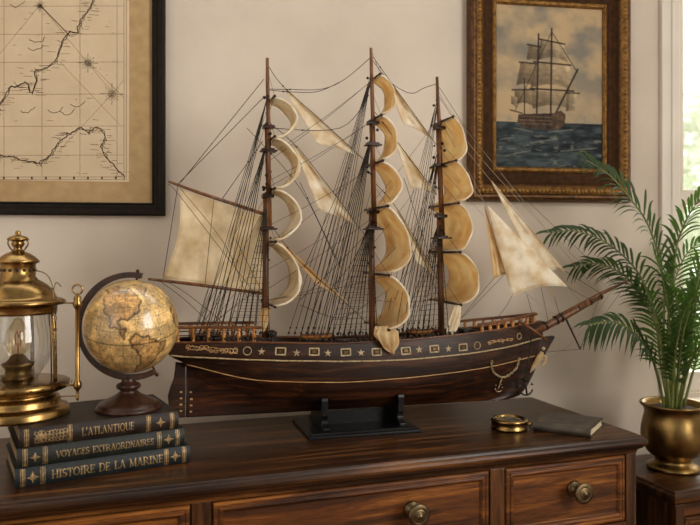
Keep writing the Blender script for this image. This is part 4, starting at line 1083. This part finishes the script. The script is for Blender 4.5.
# sternpost, rudder and draught marks
mk = lambda x, z, y: (x, y, z)
k = MB(); ol = [SP(u,v) for u,v in ((185.5,363),(185.5,417),(178,417.5),(171.5,413),(168.5,404),(167.8,396),(170,388),(173.5,379),(175,370),(175.5,362))]
k.prism(ol, mk, -.0065, .0065); rud = k.build('rudder', M['hull_dark'], ship, bevel=.0025)
k = MB()
for v in (392,398.3,404.6,411): 
    k = MB(); x, z = SP(181,v,-.0066); k.stack((x-.0028,x+.0028,z-.002,z+.002), [(0,.0062),(0,.0072)], 0, lambda a,b,h: (a,-h,b)); k.build('draught_mark', M['stripe'], rud)
for v in (392.5,398.8,405.2,411.6):
    p, qq = on_hull(191,v); c, t, up, n = hframe(p, qq); k = MB(); k.stack((-.0028,.0028,-.002,.002), [(0,0),(0,.001)], 0, lambda a,b,h: tuple(c+t*a+up*b+n*h)); k.build('draught_mark', M['stripe'], hull)
k = MB(); k.tube([S3(187,363,-.004),S3(187,417,-.004)], .0022, 6); k.build('sternpost', M['dark_gap'], ship)
# railings
def railing(p0, p1, h0, h1, n, name, sides=(-1,1), cross=False):
    r = MB(); hh = lambda p: h0+(h1-h0)*(p-p0)/(p1-p0)
    for side in sides:
        ps = np.linspace(p0,p1,30)
        for f, wd, th in ((1,.0046,.0034),):
            r.loops([[hp(p,1,side,o-.0015)+Vector((0,0,hh(p)*f+e)) for o, e in ((-wd,-th),(wd,-th),(wd,th),(-wd,th))] for p in ps], 0, False)
    if cross:
        a, b = hp(p0,1,-1)+Vector((0,0,h0)), hp(p0,1,1)+Vector((0,0,h0)); r.tube([a,b], .0034, 6)
        for i in range(1,5): c = a.lerp(b,i/5); r.tube([c-Vector((0,0,h0)), c], .0028, 6)
    o = r.build(name, M['rail'], ship, bevel=.0008)
    for side in sides:
        for i in range(n):
            p = p0+(p1-p0)*(i+.5)/n; b = hp(p,1,side,-.0015); h = hh(p)-.002
            z = MB(); z.lathe([(.0050,.002),(.0050,h*.12),(.0036,h*.22),(.0054,h*.42),(.0042,h*.62),(.0034,h*.78),(.0050,h*.9),(.0050,h)], 8, b); z.build('baluster', M['lightwood'], o)
    return o
pst, _ = on_hull(262,343); pb0, _ = on_hull(478,333)
railing(.006, pst, .0345, .0345, 6, 'stern_railing', cross=True); railing(pb0, .985, .019, .022, 8, 'bow_railing')
k = MB()        # raised quarterdeck and forecastle floor edges
k.tube([hp(p,1,-1,-.001)+Vector((0,0,.016)) for p in np.linspace(.006,pst,20)], .0014, 5); k.tube([hp(p,1,1,-.001)+Vector((0,0,.016)) for p in np.linspace(.006,pst,20)], .0014, 5)
k.build('middle_rail', M['rail'], ship)

# bowsprit group
SPAR = M['spar']
bs0, bs1, bs2 = S3(530,334), S3(602,295.5), S3(627.5,281.5)
k = MB(); k.tube([bs0, S3(548,325), S3(575,310.5), bs1], [.0112,.0108,.0092,.0066], 14); bsp = k.build('bowsprit', SPAR, ship)
k = MB(); o_ = Vector((0,0,.010)); k.tube([S3(556,321.5)+o_, bs1+Vector((0,0,.007)), bs2+Vector((0,0,.002))], [.0060,.0052,.0036], 10); k.build('jib_boom', SPAR, bsp)
k = MB()
for u, v in ((545,326.5),(556,321),(561,318.3),(578,309),(590,302.5),(600,297)):
    c = S3(u,v); t = (bs1-bs0).normalized(); kk = .0132 if u < 565 else .0100
    k = MB(); k.lathe([(kk*.8,-.002),(kk,-.0018),(kk,.0018),(kk*.8,.002)], 12, c+Vector((0,0,.002)), t); k.build('spar_band', M['iron'], bsp)
k = MB(); k.tube([S3(565,317), S3(580.5,349.5)], [.0032,.0022], 8); k.build('dolphin_striker', M['globe_arm'], bsp)
k = MB(); k.tube([S3(519,321,-.045), S3(534,331,-.05), S3(547,340.5,-.052)], [.0042,.0042,.0036], 6); k.build('cathead', M['rail'], ship)
k = MB(); ol = [SP(u,v) for u,v in ((538,336),(546,336.5),(553,335.5),(554,337),(550,344),(544,355),(538,364),(534,368),(536,352))]
k.prism(ol, mk, -.006, .006); k.build('beakhead', M['hull_dark'], ship, bevel=.002)
k = MB(); fg = [S3(542,352,-.009), S3(540,357,-.011), S3(537,362,-.010), S3(533,368,-.008), S3(530,373,-.006)]
k.tube(fg, [.0045,.0085,.0075,.005,.001], 10); k.lathe([(.0005,-.005),(.004,-.003),(.005,0),(.004,.003),(.0005,.005)], 10, S3(543.5,348.5,-.010))
k.tube(smooth_path([S3(541,355,-.014),S3(546,357,-.018),S3(545,363,-.016),S3(541,366,-.014)],4), [.003]*12+[.001], 6)
k.build('figurehead', M['sail_tan'], ship)
# anchors with chain
def link_chain(name, pts, lr, parent, wr=.0008, m='chain'):
    k = MB(); path = smooth_path(pts, 8); L_ = 0; nxt = 0; j = 0
    for a, b in zip(path, path[1:]):
        seg = (b-a).length
        while nxt <= L_+seg:
            c = a.lerp(b,(nxt-L_)/max(seg,1e-9)); t = (b-a).normalized(); x = t.orthogonal().normalized(); y = t.cross(x); o = x if j % 2 else y
            k.tube([c+t*lr*math.cos(w)+o*lr*.6*math.sin(w) for w in [2*PI*q/8 for q in range(8)]], wr, 4, closed=True); nxt += lr*1.45; j += 1
        L_ += seg
    return k.build(name, M[m], parent)
def hullpt(u, v, off=.004): p, qq = on_hull(u, v); c, t, up, n = hframe(p, qq); return c+n*off
link_chain('anchor_chain', [hullpt(490.5,361), hullpt(490.5,367), hullpt(494,373), hullpt(501,377), hullpt(509,374), hullpt(515,367), hullpt(518,358)], .0042, ship, .0014)
def anchor(c, h, name, m, roll=0.):
    k = MB(); R_ = Matrix.Rotation(roll, 3, 'Y')
    T = lambda x, z, y=0: Vector(c)+R_ @ Vector((x*h, y*h, z*h))
    k.tube([T(0,.5),T(0,-.5)], .05*h, 6); k.tube([T(0,.3,-.38),T(0,.3,.38)], .045*h, 6); k.tube([T(-.1,.3),T(.1,.3)], .04*h, 6)
    k.tube([T(.4*math.sin(a),-.1-.4*math.cos(a)) for a in np.linspace(-1.25,1.25,12)], [.03*h]+[.05*h]*10+[.03*h], 6)
    for sg in (-1,1): k.add([T(sg*.27,.0),T(sg*.48,-.02),T(sg*.36,.16),T(sg*.36,.02,.08),T(sg*.36,.02,-.08)], [(0,3,2),(3,1,2),(1,4,2),(4,0,2),(0,1,3),(0,4,1)])
    k.tube([T(.09*math.cos(a),.58+.09*math.sin(a)) for a in np.linspace(0,2*PI,13)[:-1]], .025*h, 5, closed=True)
    return k.build(name, M[m], ship)
anchor(hullpt(497.5,386,.006), .026, 'anchor', 'chain', .35); link_chain('anchor_chain', [hullpt(501,377), hullpt(500,380), hullpt(499,382)], .003, ship, .001)
anchor(S3(526,386,-.034), .048, 'anchor', 'iron', -.1); link_chain('anchor_chain', [S3(526,374,-.034), S3(528,362,-.038), S3(529.5,350,-.044), S3(531,339,-.048), S3(533,331,-.05)], .003, ship, .0009, 'iron')

# masts
MAST = {'mizzen': ((267.3,58),(265,338)), 'main': ((371,48),(372,342)), 'fore': ((437,77),(441.5,338))}
DBL = {'mizzen': ((127,151),(196,229)), 'main': ((123,145),(212,229)), 'fore': ((128,166),(216,238))}
masts = {}; mln = {}
for nm, ((ut,vt),(ub,vb)) in MAST.items():
    top, bot = S3(ut,vt), S3(ub,vb)
    def at(v, top=top, bot=bot, vt=vt, vb=vb): return bot.lerp(top, (v-vb)/(vt-vb))
    mln[nm] = at
    k = MB(); vs = [vb, DBL[nm][1][0], DBL[nm][0][0], vt]
    k.tube([at(vb), at((vb+vs[1])/2), at(vs[1])], [.0082,.0078,.0072], 12)
    d1 = Vector((.009,0,0))
    k.tube([at(DBL[nm][1][1])+d1, at(vs[1])+d1*.8, at(vs[2])+d1*.3], [.0060,.0058,.0052], 12)
    k.tube([at(DBL[nm][0][1])+d1*.6, at(vs[2])+d1*.5, at(vt+22)+d1*.1, at(vt)], [.0056,.0054,.0046,.0038], 12)
    k.tube([at(vs[1])+d1*.7, at(DBL[nm][0][1])+d1*.3, at(vs[2])], [.0066,.0060,.0056], 12)
    mo = k.build('mast', SPAR, ship); masts[nm] = mo
    for (va, vb_) in DBL[nm]:
        w = .024 if va > 180 else .016
        q = MB(); a = at(vb_); b = at(va)
        q.box((a.x-.015,-w,a.z-.002),(a.x+.024,w,a.z+.002)); q.box((a.x-.012,-.012,a.z+.002),(a.x+.018,.012,a.z+.006)); q.build('mast_top', M['globe_arm'], mo, bevel=.0008)
        q = MB(); q.box((b.x-.010,-.011,b.z-.004),(b.x+.018,.011,b.z+.004)); q.box((b.x-.006,-.022,b.z+.003),(b.x+.001,.022,b.z+.0075)); q.build('mast_cap', M['globe_arm'], mo, bevel=.0008)
    rnd = random.Random(len(nm))
    for i in range(26):
        v = rnd.uniform(vt+18, vb-30); c = at(v)+Vector((rnd.uniform(-.009,.014), rnd.choice((-1,1))*rnd.uniform(.006,.012), 0)); r = rnd.uniform(.0026,.0044)
        q = MB(); q.lathe([(.0002,-r),(r*.8,-r*.6),(r,0),(r*.8,r*.6),(.0002,r)], 7, c); q.build('block', M['dark_gap'], mo)

# square sails on their yards
def yard(nm, v, w, r=.0034, tilt=0):
    c = mln[nm](v)+Vector((.012,0,0)); k = MB()
    k.tube([c+Vector((0,y*w,0)) for y in (-1.06,-.9,-.5,0,.5,.9,1.06)], [r*.55,r*.7,r*.95,r,r*.95,r*.7,r*.55], 8)
    for sg in (-1,1): k.lathe([(.0003,-.003),(r*1.05,-.002),(r*1.15,.001),(.0003,.003)], 8, c+Vector((0,sg*w*1.03,0)), (0,1,0))
    k.build('yard', M['globe_arm'], ship)
def square_sail(nm, v0, v1, w0, w1, utarget, g, m, seed, x0=.012, lift=0.0, ex=.52):
    c0, c1 = mln[nm](v0)+Vector((x0,0,-.003)), mln[nm](v1)+Vector((x0,0,.001))
    ph = [random.Random(seed).uniform(0,6) for _ in range(4)]
    sh = lambda b: max(0., math.sin(PI*min(1,max(0,b))**g))**ex
    def pt(a, b, B):
        w = w0+(w1-w0)*b; bb = b
        x = B*sh(b)*(1+.14*(1-a*a))
        z = c0.z+(c1.z-c0.z)*b - .0*(1-a*a)
        rip = .0022*math.sin(7*b+5*a+ph[0])+.0015*math.sin(13*b-9*a+ph[1])
        return Vector((c0.x+(c1.x-c0.x)*b+x+rip*sh(b), a*w*(1-.06*math.sin(PI*b)), z+.001*math.sin(6*a+ph[2])))
    lo, hi = 0, .16
    for _ in range(30):
        B = (lo+hi)/2; um = max(sproj(pt(-1, b/24, B))[0] for b in range(25))
        if um < utarget: lo = B
        else: hi = B
    k = MB(); NA_, NB_ = 22, 30
    k.grid(lambda i, j: pt(-1+2*i, j, B), NA_, NB_)
    o = k.build('square_sail', M[m], ship, solid=.0011)
    r = MB()
    for a in (-1,1): r.tube([pt(a, j/30, B) for j in range(31)], .0024 if nm == 'fore' else .0030, 6)
    for b in (0,1): r.tube([pt(-1+2*i/16, b, B) for i in range(17)], .0013, 6)
    r.build('bolt_rope', M['sail_white'], o)
    return o
for nm, rows in {'mizzen': [(99,140,.036,.042,297,1.0),(139,190,.042,.048,298.5,1.15),(190,241,.048,.060,301,1.0),(242,305,.066,.066,299.5,1.3)],
                 'main': [(77,117,.034,.040,395.5,1.1),(118,162,.042,.048,396.5,1.0),(163,206,.052,.066,402,1.1),(208,272,.088,.094,410.5,1.4),(274,326,.094,.092,409,1.2)],
                 'fore': [(121,165,.066,.078,466.5,1.15),(164,204,.080,.088,472.5,1.4),(205,250,.090,.094,472.5,1.05),(252,302,.094,.094,478.5,1.15)]}.items():
    for i, (v0,v1,w0,w1,ut,g) in enumerate(rows):
        yard(nm, v0, w0)
        square_sail(nm, v0, v1, w0, w1, ut, g, {'mizzen':'sail','main':'sail_tan','fore':'sail_tan'}[nm], 17*i+len(nm))
    yard(nm, rows[-1][1], rows[-1][3])

# gaff, boom and spanker
k = MB(); k.tube([S3(168.5,181.5), S3(200,193), S3(264,214)], [.0030,.0040,.0044], 10); k.build('gaff', SPAR, ship)
k = MB(); k.tube([S3(148,279), S3(200,285), S3(264,293.5)], [.0030,.0040,.0044], 10); k.build('boom', SPAR, ship)
def quad_sail(tl, tr, br_, bl, bow, belly, name, m, sag=0, seed=0):
    """four picture corners; the left edge bows by `bow` pixels, the cloth bellies sideways"""
    rnd = random.Random(seed); ph = [rnd.uniform(0,6) for _ in range(5)]
    def pt(i, j):
        u = (tl[0]*(1-i)+tr[0]*i)*(1-j)+(bl[0]*(1-i)+br_[0]*i)*j; v = (tl[1]*(1-i)+tr[1]*i)*(1-j)+(bl[1]*(1-i)+br_[1]*i)*j
        u += bow*math.sin(PI*j)*(1-i); v += sag*math.sin(PI*i)*j
        e = math.sin(PI*i)*math.sin(PI*j)
        y = belly*e+.004*math.sin(8*i+3*j+ph[0])*math.sin(PI*i)+.003*math.sin(6*j-9*i+ph[1])*math.sin(PI*j)
        return S3(u, v, y)
    k = MB(); k.grid(lambda i,j: pt(i,j), 26, 26); o = k.build(name, M[m], ship, solid=.001)
    r = MB()
    for i in (0,1): r.tube([pt(i,j/20) for j in range(21)], .0012, 6)
    for j in (0,1): r.tube([pt(i/20,j) for i in range(21)], .0012, 6)
    r.build('bolt_rope', M[m], o); return o
quad_sail((180,190),(262.5,217),(262,291.5),(163,278), 7, .018, 'spanker_sail', 'sail_old', 0, 3)
def tri_sail(a, b, c, y0, belly, name, m, seed=0, hollow=.0):
    """a peak, b and c the two lower corners (picture points)"""
    rnd = random.Random(seed); ph = [rnd.uniform(0,6) for _ in range(5)]
    A, B_, C_ = [Vector((q[0], q[1], 0)) for q in (a, b, c)]
    def pt(i, j):
        p = A+(B_-A)*i*(1-j)+(C_-A)*i*j
        p += Vector((0,-1,0))*hollow*math.sin(PI*j)*i
        e = math.sin(PI*j)*i**.7*(1-.6*i)
        y = y0+belly*e+(.003*math.sin(11*j+4*i+ph[0])+.002*math.sin(17*i-6*j+ph[1]))*i*math.sin(PI*j)
        return S3(p.x, p.y, y)
    k = MB(); k.grid(lambda i,j: pt(.02+.98*i,j), 24, 18); o = k.build(name, M[m], ship, solid=.0009)
    r = MB()
    for j in (0,1): r.tube([pt(i/20,j) for i in range(21)], .0011, 6)
    r.tube([pt(1,j/16) for j in range(17)], .0011, 6); r.build('bolt_rope', M[m], o); return o
tri_sail((283,86),(318,144),(361,157), .004, .014, 'staysail', 'sail_white', 1, 2)
tri_sail((293,143),(319,210),(358,226), .004, .014, 'staysail', 'sail_white', 2, 2)
tri_sail((279,240),(317,284),(350,305), .004, .012, 'staysail', 'sail_tan', 3, 1)
tri_sail((386,76),(403,123),(433,140), .004, .012, 'staysail', 'sail_white', 4, 2)
tri_sail((394,136),(411,188),(437,194), .004, .012, 'staysail', 'sail_white', 5, 2)
tri_sail((397,209),(417,262),(438,279), .004, .012, 'staysail', 'sail', 6, 1)
tri_sail((491.5,181),(538,273),(565,271), .010, .012, 'jib', 'sail_white', 7, 2.5)
tri_sail((488,206),(512,296.5),(567,286.5), -.008, -.012, 'jib', 'sail_white', 8, 5)
tri_sail((485,207),(494,278.5),(506,273), .002, .006, 'jib', 'sail_tan', 9, 0)
tri_sail((520,250),(540,278),(554,296), .004, .004, 'jib', 'sail_tan', 10, 0)

# furled courses hanging at the foot of each mast
def hang(pts, name='furled_sail', m='sail_tan', seed=0):
    """pts: (u, v, half-width px, y)"""
    rnd = random.Random(seed); k = MB(); rings = []
    path = smooth_path([(u,v,0) for u,v,_,_ in pts], 5); n = len(path)
    for i, q in enumerate(path):
        f = i/(n-1)*(len(pts)-1); a = int(min(f,len(pts)-2)); t = f-a
        hw = pts[a][2]*(1-t)+pts[a+1][2]*t; y = pts[a][3]*(1-t)+pts[a+1][3]*t; c = S3(q.x,q.y,y); w = hw*1.75/FPX
        rings.append([c+Vector((w*math.cos(z)*(1+.14*math.sin(5*z+i*.25)), w*.5*math.sin(z)*(1+.5*math.sin(7*z+i*.3)), .003*math.sin(3*z+i*.5))) for z in [2*PI*s/48 for s in range(48)]])
    k.loops(rings, 0, True); return k.build(name, M[m], ship)
hang([(267,309,4,-.02),(264,316,5,-.02),(263.5,324,3.5,-.02),(263,331,1,-.02)], seed=1)
hang([(384,327,8,-.07),(386,334,11.5,-.078),(389,342,9,-.080),(391,348,5.5,-.080),(393,353,1.2,-.080)], seed=2)
hang([(457,303,3,-.05),(456,312,5,-.05),(453.5,322,6,-.05),(451,331,5,-.05),(449.5,337,1.5,-.05)], 'furled_sail', 'sail', 3)

# rigging
def rope(pts, r=.0007, name='rope', m='rope', parent=None, sag=0, beads=()):
    pts = [Vector(p) for p in pts]; 
    if len(pts) == 2 and sag:
        pts = [pts[0].lerp(pts[1],t)-Vector((0,0,sag*4*t*(1-t))) for t in np.linspace(0,1,12)]
    k = MB(); k.tube(pts, r, 4)
    for c, br_ in beads: k.lathe([(.0002,-br_),(br_*.8,-br_*.6),(br_,0),(br_*.8,br_*.6),(.0002,br_)], 7, c)
    return k.build(name, M[m], parent or ship)
def rail_x(x, side): p = min(max(pz_of(x),0.02),.96); return hp(p, 1, side, .004)+Vector((0,0,.004))
def fan(nm, v_top, d0, d1, n, ratl, r=.00095):
    top = mln[nm](v_top)
    for side in (-1,1):
        feet = []
        for i in range(n):
            f = rail_x(top.x-(d0+(d1-d0)*i/max(1,n-1)), side); feet.append(f)
            t0 = top+Vector((0, side*.004, -.001*i))
            rope([t0, f], r, 'shroud', 'rope', None, 0, ((f+(t0-f).normalized()*.006, .0031), (f+(t0-f).normalized()*.02, .0026)))
        if ratl:
            k = MB(); tt = np.arange(.09,.86,.045)
            for t in tt: k.tube([f.lerp(top, t) for f in feet], .00045, 4)
            o = k.build('ratlines', M['rope'], ship)
fan('mizzen', 203, .0, .085, 6, True); fan('mizzen', 141, .085, .135, 4, False); fan('mizzen', 98, .125, .165, 4, False, .0007)
fan('main', 215, .005, .095, 7, True); fan('main', 136, .09, .15, 5, False); fan('main', 74, .13, .195, 5, False, .0007)
fan('fore', 220, .0, .075, 6, True); fan('fore', 150, .07, .115, 4, False); fan('fore', 100, .10, .14, 3, False, .0007)
def pr(pts, r=.0007, m='rope', name='stay', y=0., beads=False):
    q = [S3(p[0], p[1], p[2] if len(p) > 2 else y) for p in pts]
    if len(q) > 2: q = smooth_path(q, 6)
    rope(q, r, name, m, None, 0, ((q[len(q)//4 if len(q) > 2 else 0], .0022),) if beads else ())
for a in ([(269,67),(283,86),(322,121),(361,157),(370,165)], [(271,124),(297,147),(330,188),(358,226),(370,240)], [(270,224),(300,262),(345,302),(366,322)],
          [(373,57),(388,78),(433,140),(438,147)], [(375,112),(396,140),(437,195)], [(376,184),(398,210),(438,279)],
          [(269,89),(290,89.5),(322,89),(345,79),(370,58)], [(269,90),(292,92),(318,91.5),(340,82)], [(371,58),(388,80),(404,91),(414,93),(424,88),(436,84)],
          [(268,128),(340,88+40),(369,95)]): pr(a, .0008 if a[0][1] < 300 else .0007, beads=True)
for a in ([(264,79),(181,182)], [(264,97),(178,184)], [(263,141),(222,199)], [(178,185),(163,279)]): pr(a, .0008, 'rope', 'peak_halyard')
for a in ([(180,188),(225,245),(248,300)], [(168,184),(183,200),(262,303)], [(166,281),(190,296),(232,330)], [(160,281),(185,300),(215,328)], [(214,198),(205,285)], [(240,207),(222,287)], [(236,240),(262,292)]): pr(a, .0006, 'rope', 'vang', -.012)
for a, mt in (([(438,95),(600,296)],'rope_pale'), ([(439,117),(492,182),(565,271),(590,303)],'rope_pale'), ([(441,152),(488,206),(567,286),(582,306)],'rope_pale'), ([(439,92),(470,145),(548,231),(610,290)],'rope_pale'),
          ([(440,120),(486,206),(506,273),(560,318)],'rope_pale'), ([(440,168),(484,216)],'rope_pale'), ([(437,84),(500,172),(618,287)],'rope')): pr(a, .0006, mt, 'fore_stay')
for a in ([(512,296),(505,308),(494,322)], [(494,278),(450,331)], [(506,273),(462,318)], [(538,273),(548,320)], [(554,296),(560,316)], [(527,295),(536,327)], [(566,286),(590,300)], [(565,271),(600,293)]): pr(a, .0006, 'rope', 'sheet')
for a in ([(580,349),(627,283)], [(580,349),(548,352)], [(580,349),(600,297)]): pr(a, .0006, 'rope', 'martingale')
pr([(541,362),(575,340),(612,291)], .0006, 'rope_pale', 'martingale')
# braces and lifts from the yard ends
rnd = random.Random(11)
ROW = {'mizzen': (99,139,190,242), 'main': (77,118,163,208,274), 'fore': (121,164,205,252,302)}
WID = {'mizzen': (.036,.042,.048,.066), 'main': (.034,.042,.052,.088,.094), 'fore': (.066,.08,.09,.094,.094)}
for nm in ROW:
    for v, w in zip(ROW[nm], WID[nm]):
        c = mln[nm](v)+Vector((.012,0,0))
        for side in (-1,1):
            e = c+Vector((0,side*w,0)); rope([e, mln[nm](v-24)+Vector((.004,0,0))], .0005, 'lift')
            if nm == 'fore' and side < 0: continue
            if nm != 'mizzen':
                tgt = mln['mizzen' if nm == 'main' else 'main'](min(v+60+rnd.uniform(0,30), 300)); rope([e, tgt+Vector((.006,0,0))], .0005, 'brace', 'rope', None, .006)
            else: rope([e, rail_x(c.x-.17-.02*rnd.random(), side)], .0005, 'brace')
for a in ([(300,182,-.03),(318,220,-.03),(341,268,-.03)], [(247,128,-.02),(300,188,-.02),(335,258,-.02)], [(349,168,-.03),(304,268,-.03)], [(330,290,-.03),(352,262,-.03),(370,225,0)], [(300,300,-.02),(340,262,-.02),(368,232,0)],
          [(404,178,-.03),(420,228,-.03),(432,262,-.03)], [(432,210,-.02),(410,262,-.02),(395,300,-.02)], [(416,240,-.02),(440,300,-.02)], [(300,305,0),(340,318,0),(372,300,0)], [(205,330,-.03),(240,302,-.03),(264,288,0)], [(420,310,-.02),(441,265,0)]): pr(a, .0007, 'rope', 'running_rope', 0, True)

# belaying pins and deck fittings
k = None
for nm, n, d in (('mizzen',11,.09),('main',15,.11),('fore',12,.1)):
    k = MB(); mx = mln[nm](320).x
    for side in (-1,1):
        for i in range(n):
            b = rail_x(mx-d+1.35*d*i/n, side)-Vector((0,side*.006,.006)); h = .013
            k = MB(); k.lathe([(.0009,0),(.0009,h*.5),(.0019,h*.6),(.0021,h*.8),(.001,h)] if i % 3 else [(.0009,0),(.0048,.001),(.0042,.006),(.0021,h*.7),(.001,h)], 7, b); k.build('belaying_pin', M['dark_gap'], ship)
def boat(u, v, L_, y=0):
    c = S3(u, v, y); c.z = max(c.z, hp(pz_of(c.x),.93).z+.010); k = MB()
    def bp(i, j):
        t = -1+2*i; a = -PI/2*1.05+PI*1.05*j; wdt = .013*(1-abs(t)**2.6); hh = .011*(1-.35*abs(t)**3)
        return (c.x+L_*t, c.y+wdt*math.sin(a), c.z-hh*max(0,math.cos(a))+.003*t*t+.002)
    k.grid(bp, 20, 12); o = k.build('longboat', M['lightwood'], ship, solid=.0012)
    q = MB()
    for sg in (0,1): q.tube([bp(i/20,sg) for i in range(21)], .0014, 5)
    for t in (.3,.5,.7): a, b = Vector(bp(t,.03)), Vector(bp(t,.97)); q.tube([a,b], .0015, 5)
    q.build('gunwale', M['rail'], o)
    dz = hp(pz_of(c.x),.93).z
    for t in (-.5,.5): q = MB(); q.box((c.x+L_*t-.002,c.y-.012,dz),(c.x+L_*t+.002,c.y+.012,c.z-.004)); q.build('chock', M['dark_gap'], o)
boat(316,336,.038); boat(421,331,.036)
def deck_box(u, w, d, h, name, m='rail', y=0):
    x = SP(u,330,y)[0]; z = hp(pz_of(x),.93).z; k = MB(); k.stack((x-w,x+w,y-d,y+d), [(0,z),(0,z+h*.85),(.002,z+h*.85),(.002,z+h),(-.002,z+h*1.08)]); return k.build(name, M[m], ship, bevel=.0006)
deck_box(205,.034,.026,.026,'deckhouse','hull'); deck_box(347,.022,.022,.012,'hatch','hull'); deck_box(398,.012,.016,.010,'hatch','hull'); deck_box(466,.014,.02,.018,'deckhouse','hull')
def capstan(u, y=0, s=1.):
    x = SP(u,330,y)[0]; z = hp(pz_of(x),.93).z; k = MB(); k.lathe([(.009*s,0),(.009*s,.003*s),(.006*s,.005*s),(.005*s,.012*s),(.008*s,.017*s),(.0085*s,.021*s),(.003*s,.024*s),(.0003,.025*s)], 14, (x,y,z)); k.build('capstan', M['dark_gap'], ship)
capstan(272,-.012,1.5); capstan(455,0,1.2)
k = MB(); x = SP(232,330,0)[0]; z = hp(pz_of(x),.93).z+.022
k.tube([(x,.013*math.cos(a),z+.013*math.sin(a)) for a in np.linspace(0,2*PI,21)[:-1]], .0014, 5, closed=True)
for a in np.linspace(0,PI,5)[:-1]: k.tube([(x,.017*math.cos(a),z+.017*math.sin(a)),(x,-.017*math.cos(a),z-.017*math.sin(a))], .0009, 5)
k.tube([(x,0,z-.022),(x,0,z)], .003, 6); k.build('steering_wheel', M['rail'], ship)

# ------------------------------------------------------------------ stand
stand = thing('display_stand', 'black moulded wooden stand cradling the model ship', 'stand', (SO.x, SO.y, TOPZ), SYAW)
dzs = SO.z-TOPZ
ax0 = SP(309,441,-.09)[0]; ax1 = SP(421,431,-.09)[0]
mb = MB(); mb.stack((ax0,ax1,-.092,.105), [(-.001,.0003),(0,.001),(0,.006),(-.003,.008),(-.005,.0082),(-.010,.0125),(-.012,.0132)]); mb.build('base_board', M['black_wood'], stand, bevel=.0008)
for u in (324, 399.5):
    xb = SP(u,420,-.05)[0]; p_ = pz_of(xb); 
    inner = [hp(pz_of(xb), qk, -1, .0006) for qk in (0,.05,.10,.14,.18,.22)]
    inner = [(min(v_.y,-.002), v_.z+dzs-.0006) for v_ in inner]
    kz0 = inner[0][1]; yt, ztop = inner[-1]
    outer_ = [(-.074,.013),(-.074,.020),(-.067,.022),(-.059,.027),(-.055,.033),(-.056,.040),(-.060,.046),(yt-.012,ztop-.004),(yt-.010,ztop+.003),(yt-.003,ztop+.004)]
    left = outer_+list(reversed(inner)); full = left+[(-y,z) for y,z in reversed(left)]
    q = MB(); q.prism([(y,z) for y,z in full], lambda y,z,t: (t,y,z), xb-.008, xb+.008); q.build('cradle', M['black_wood'], stand, bevel=.0012)
xa_, xc_ = SP(324,420,-.05)[0], SP(399.5,420,-.05)[0]
mb = MB(); zz = zk(xa_)+dzs-.002; mb.box((xa_+.006,-.006,.0132),(xc_-.006,.006,zz-.002)); mb.build('spine_panel', M['black_wood'], stand)
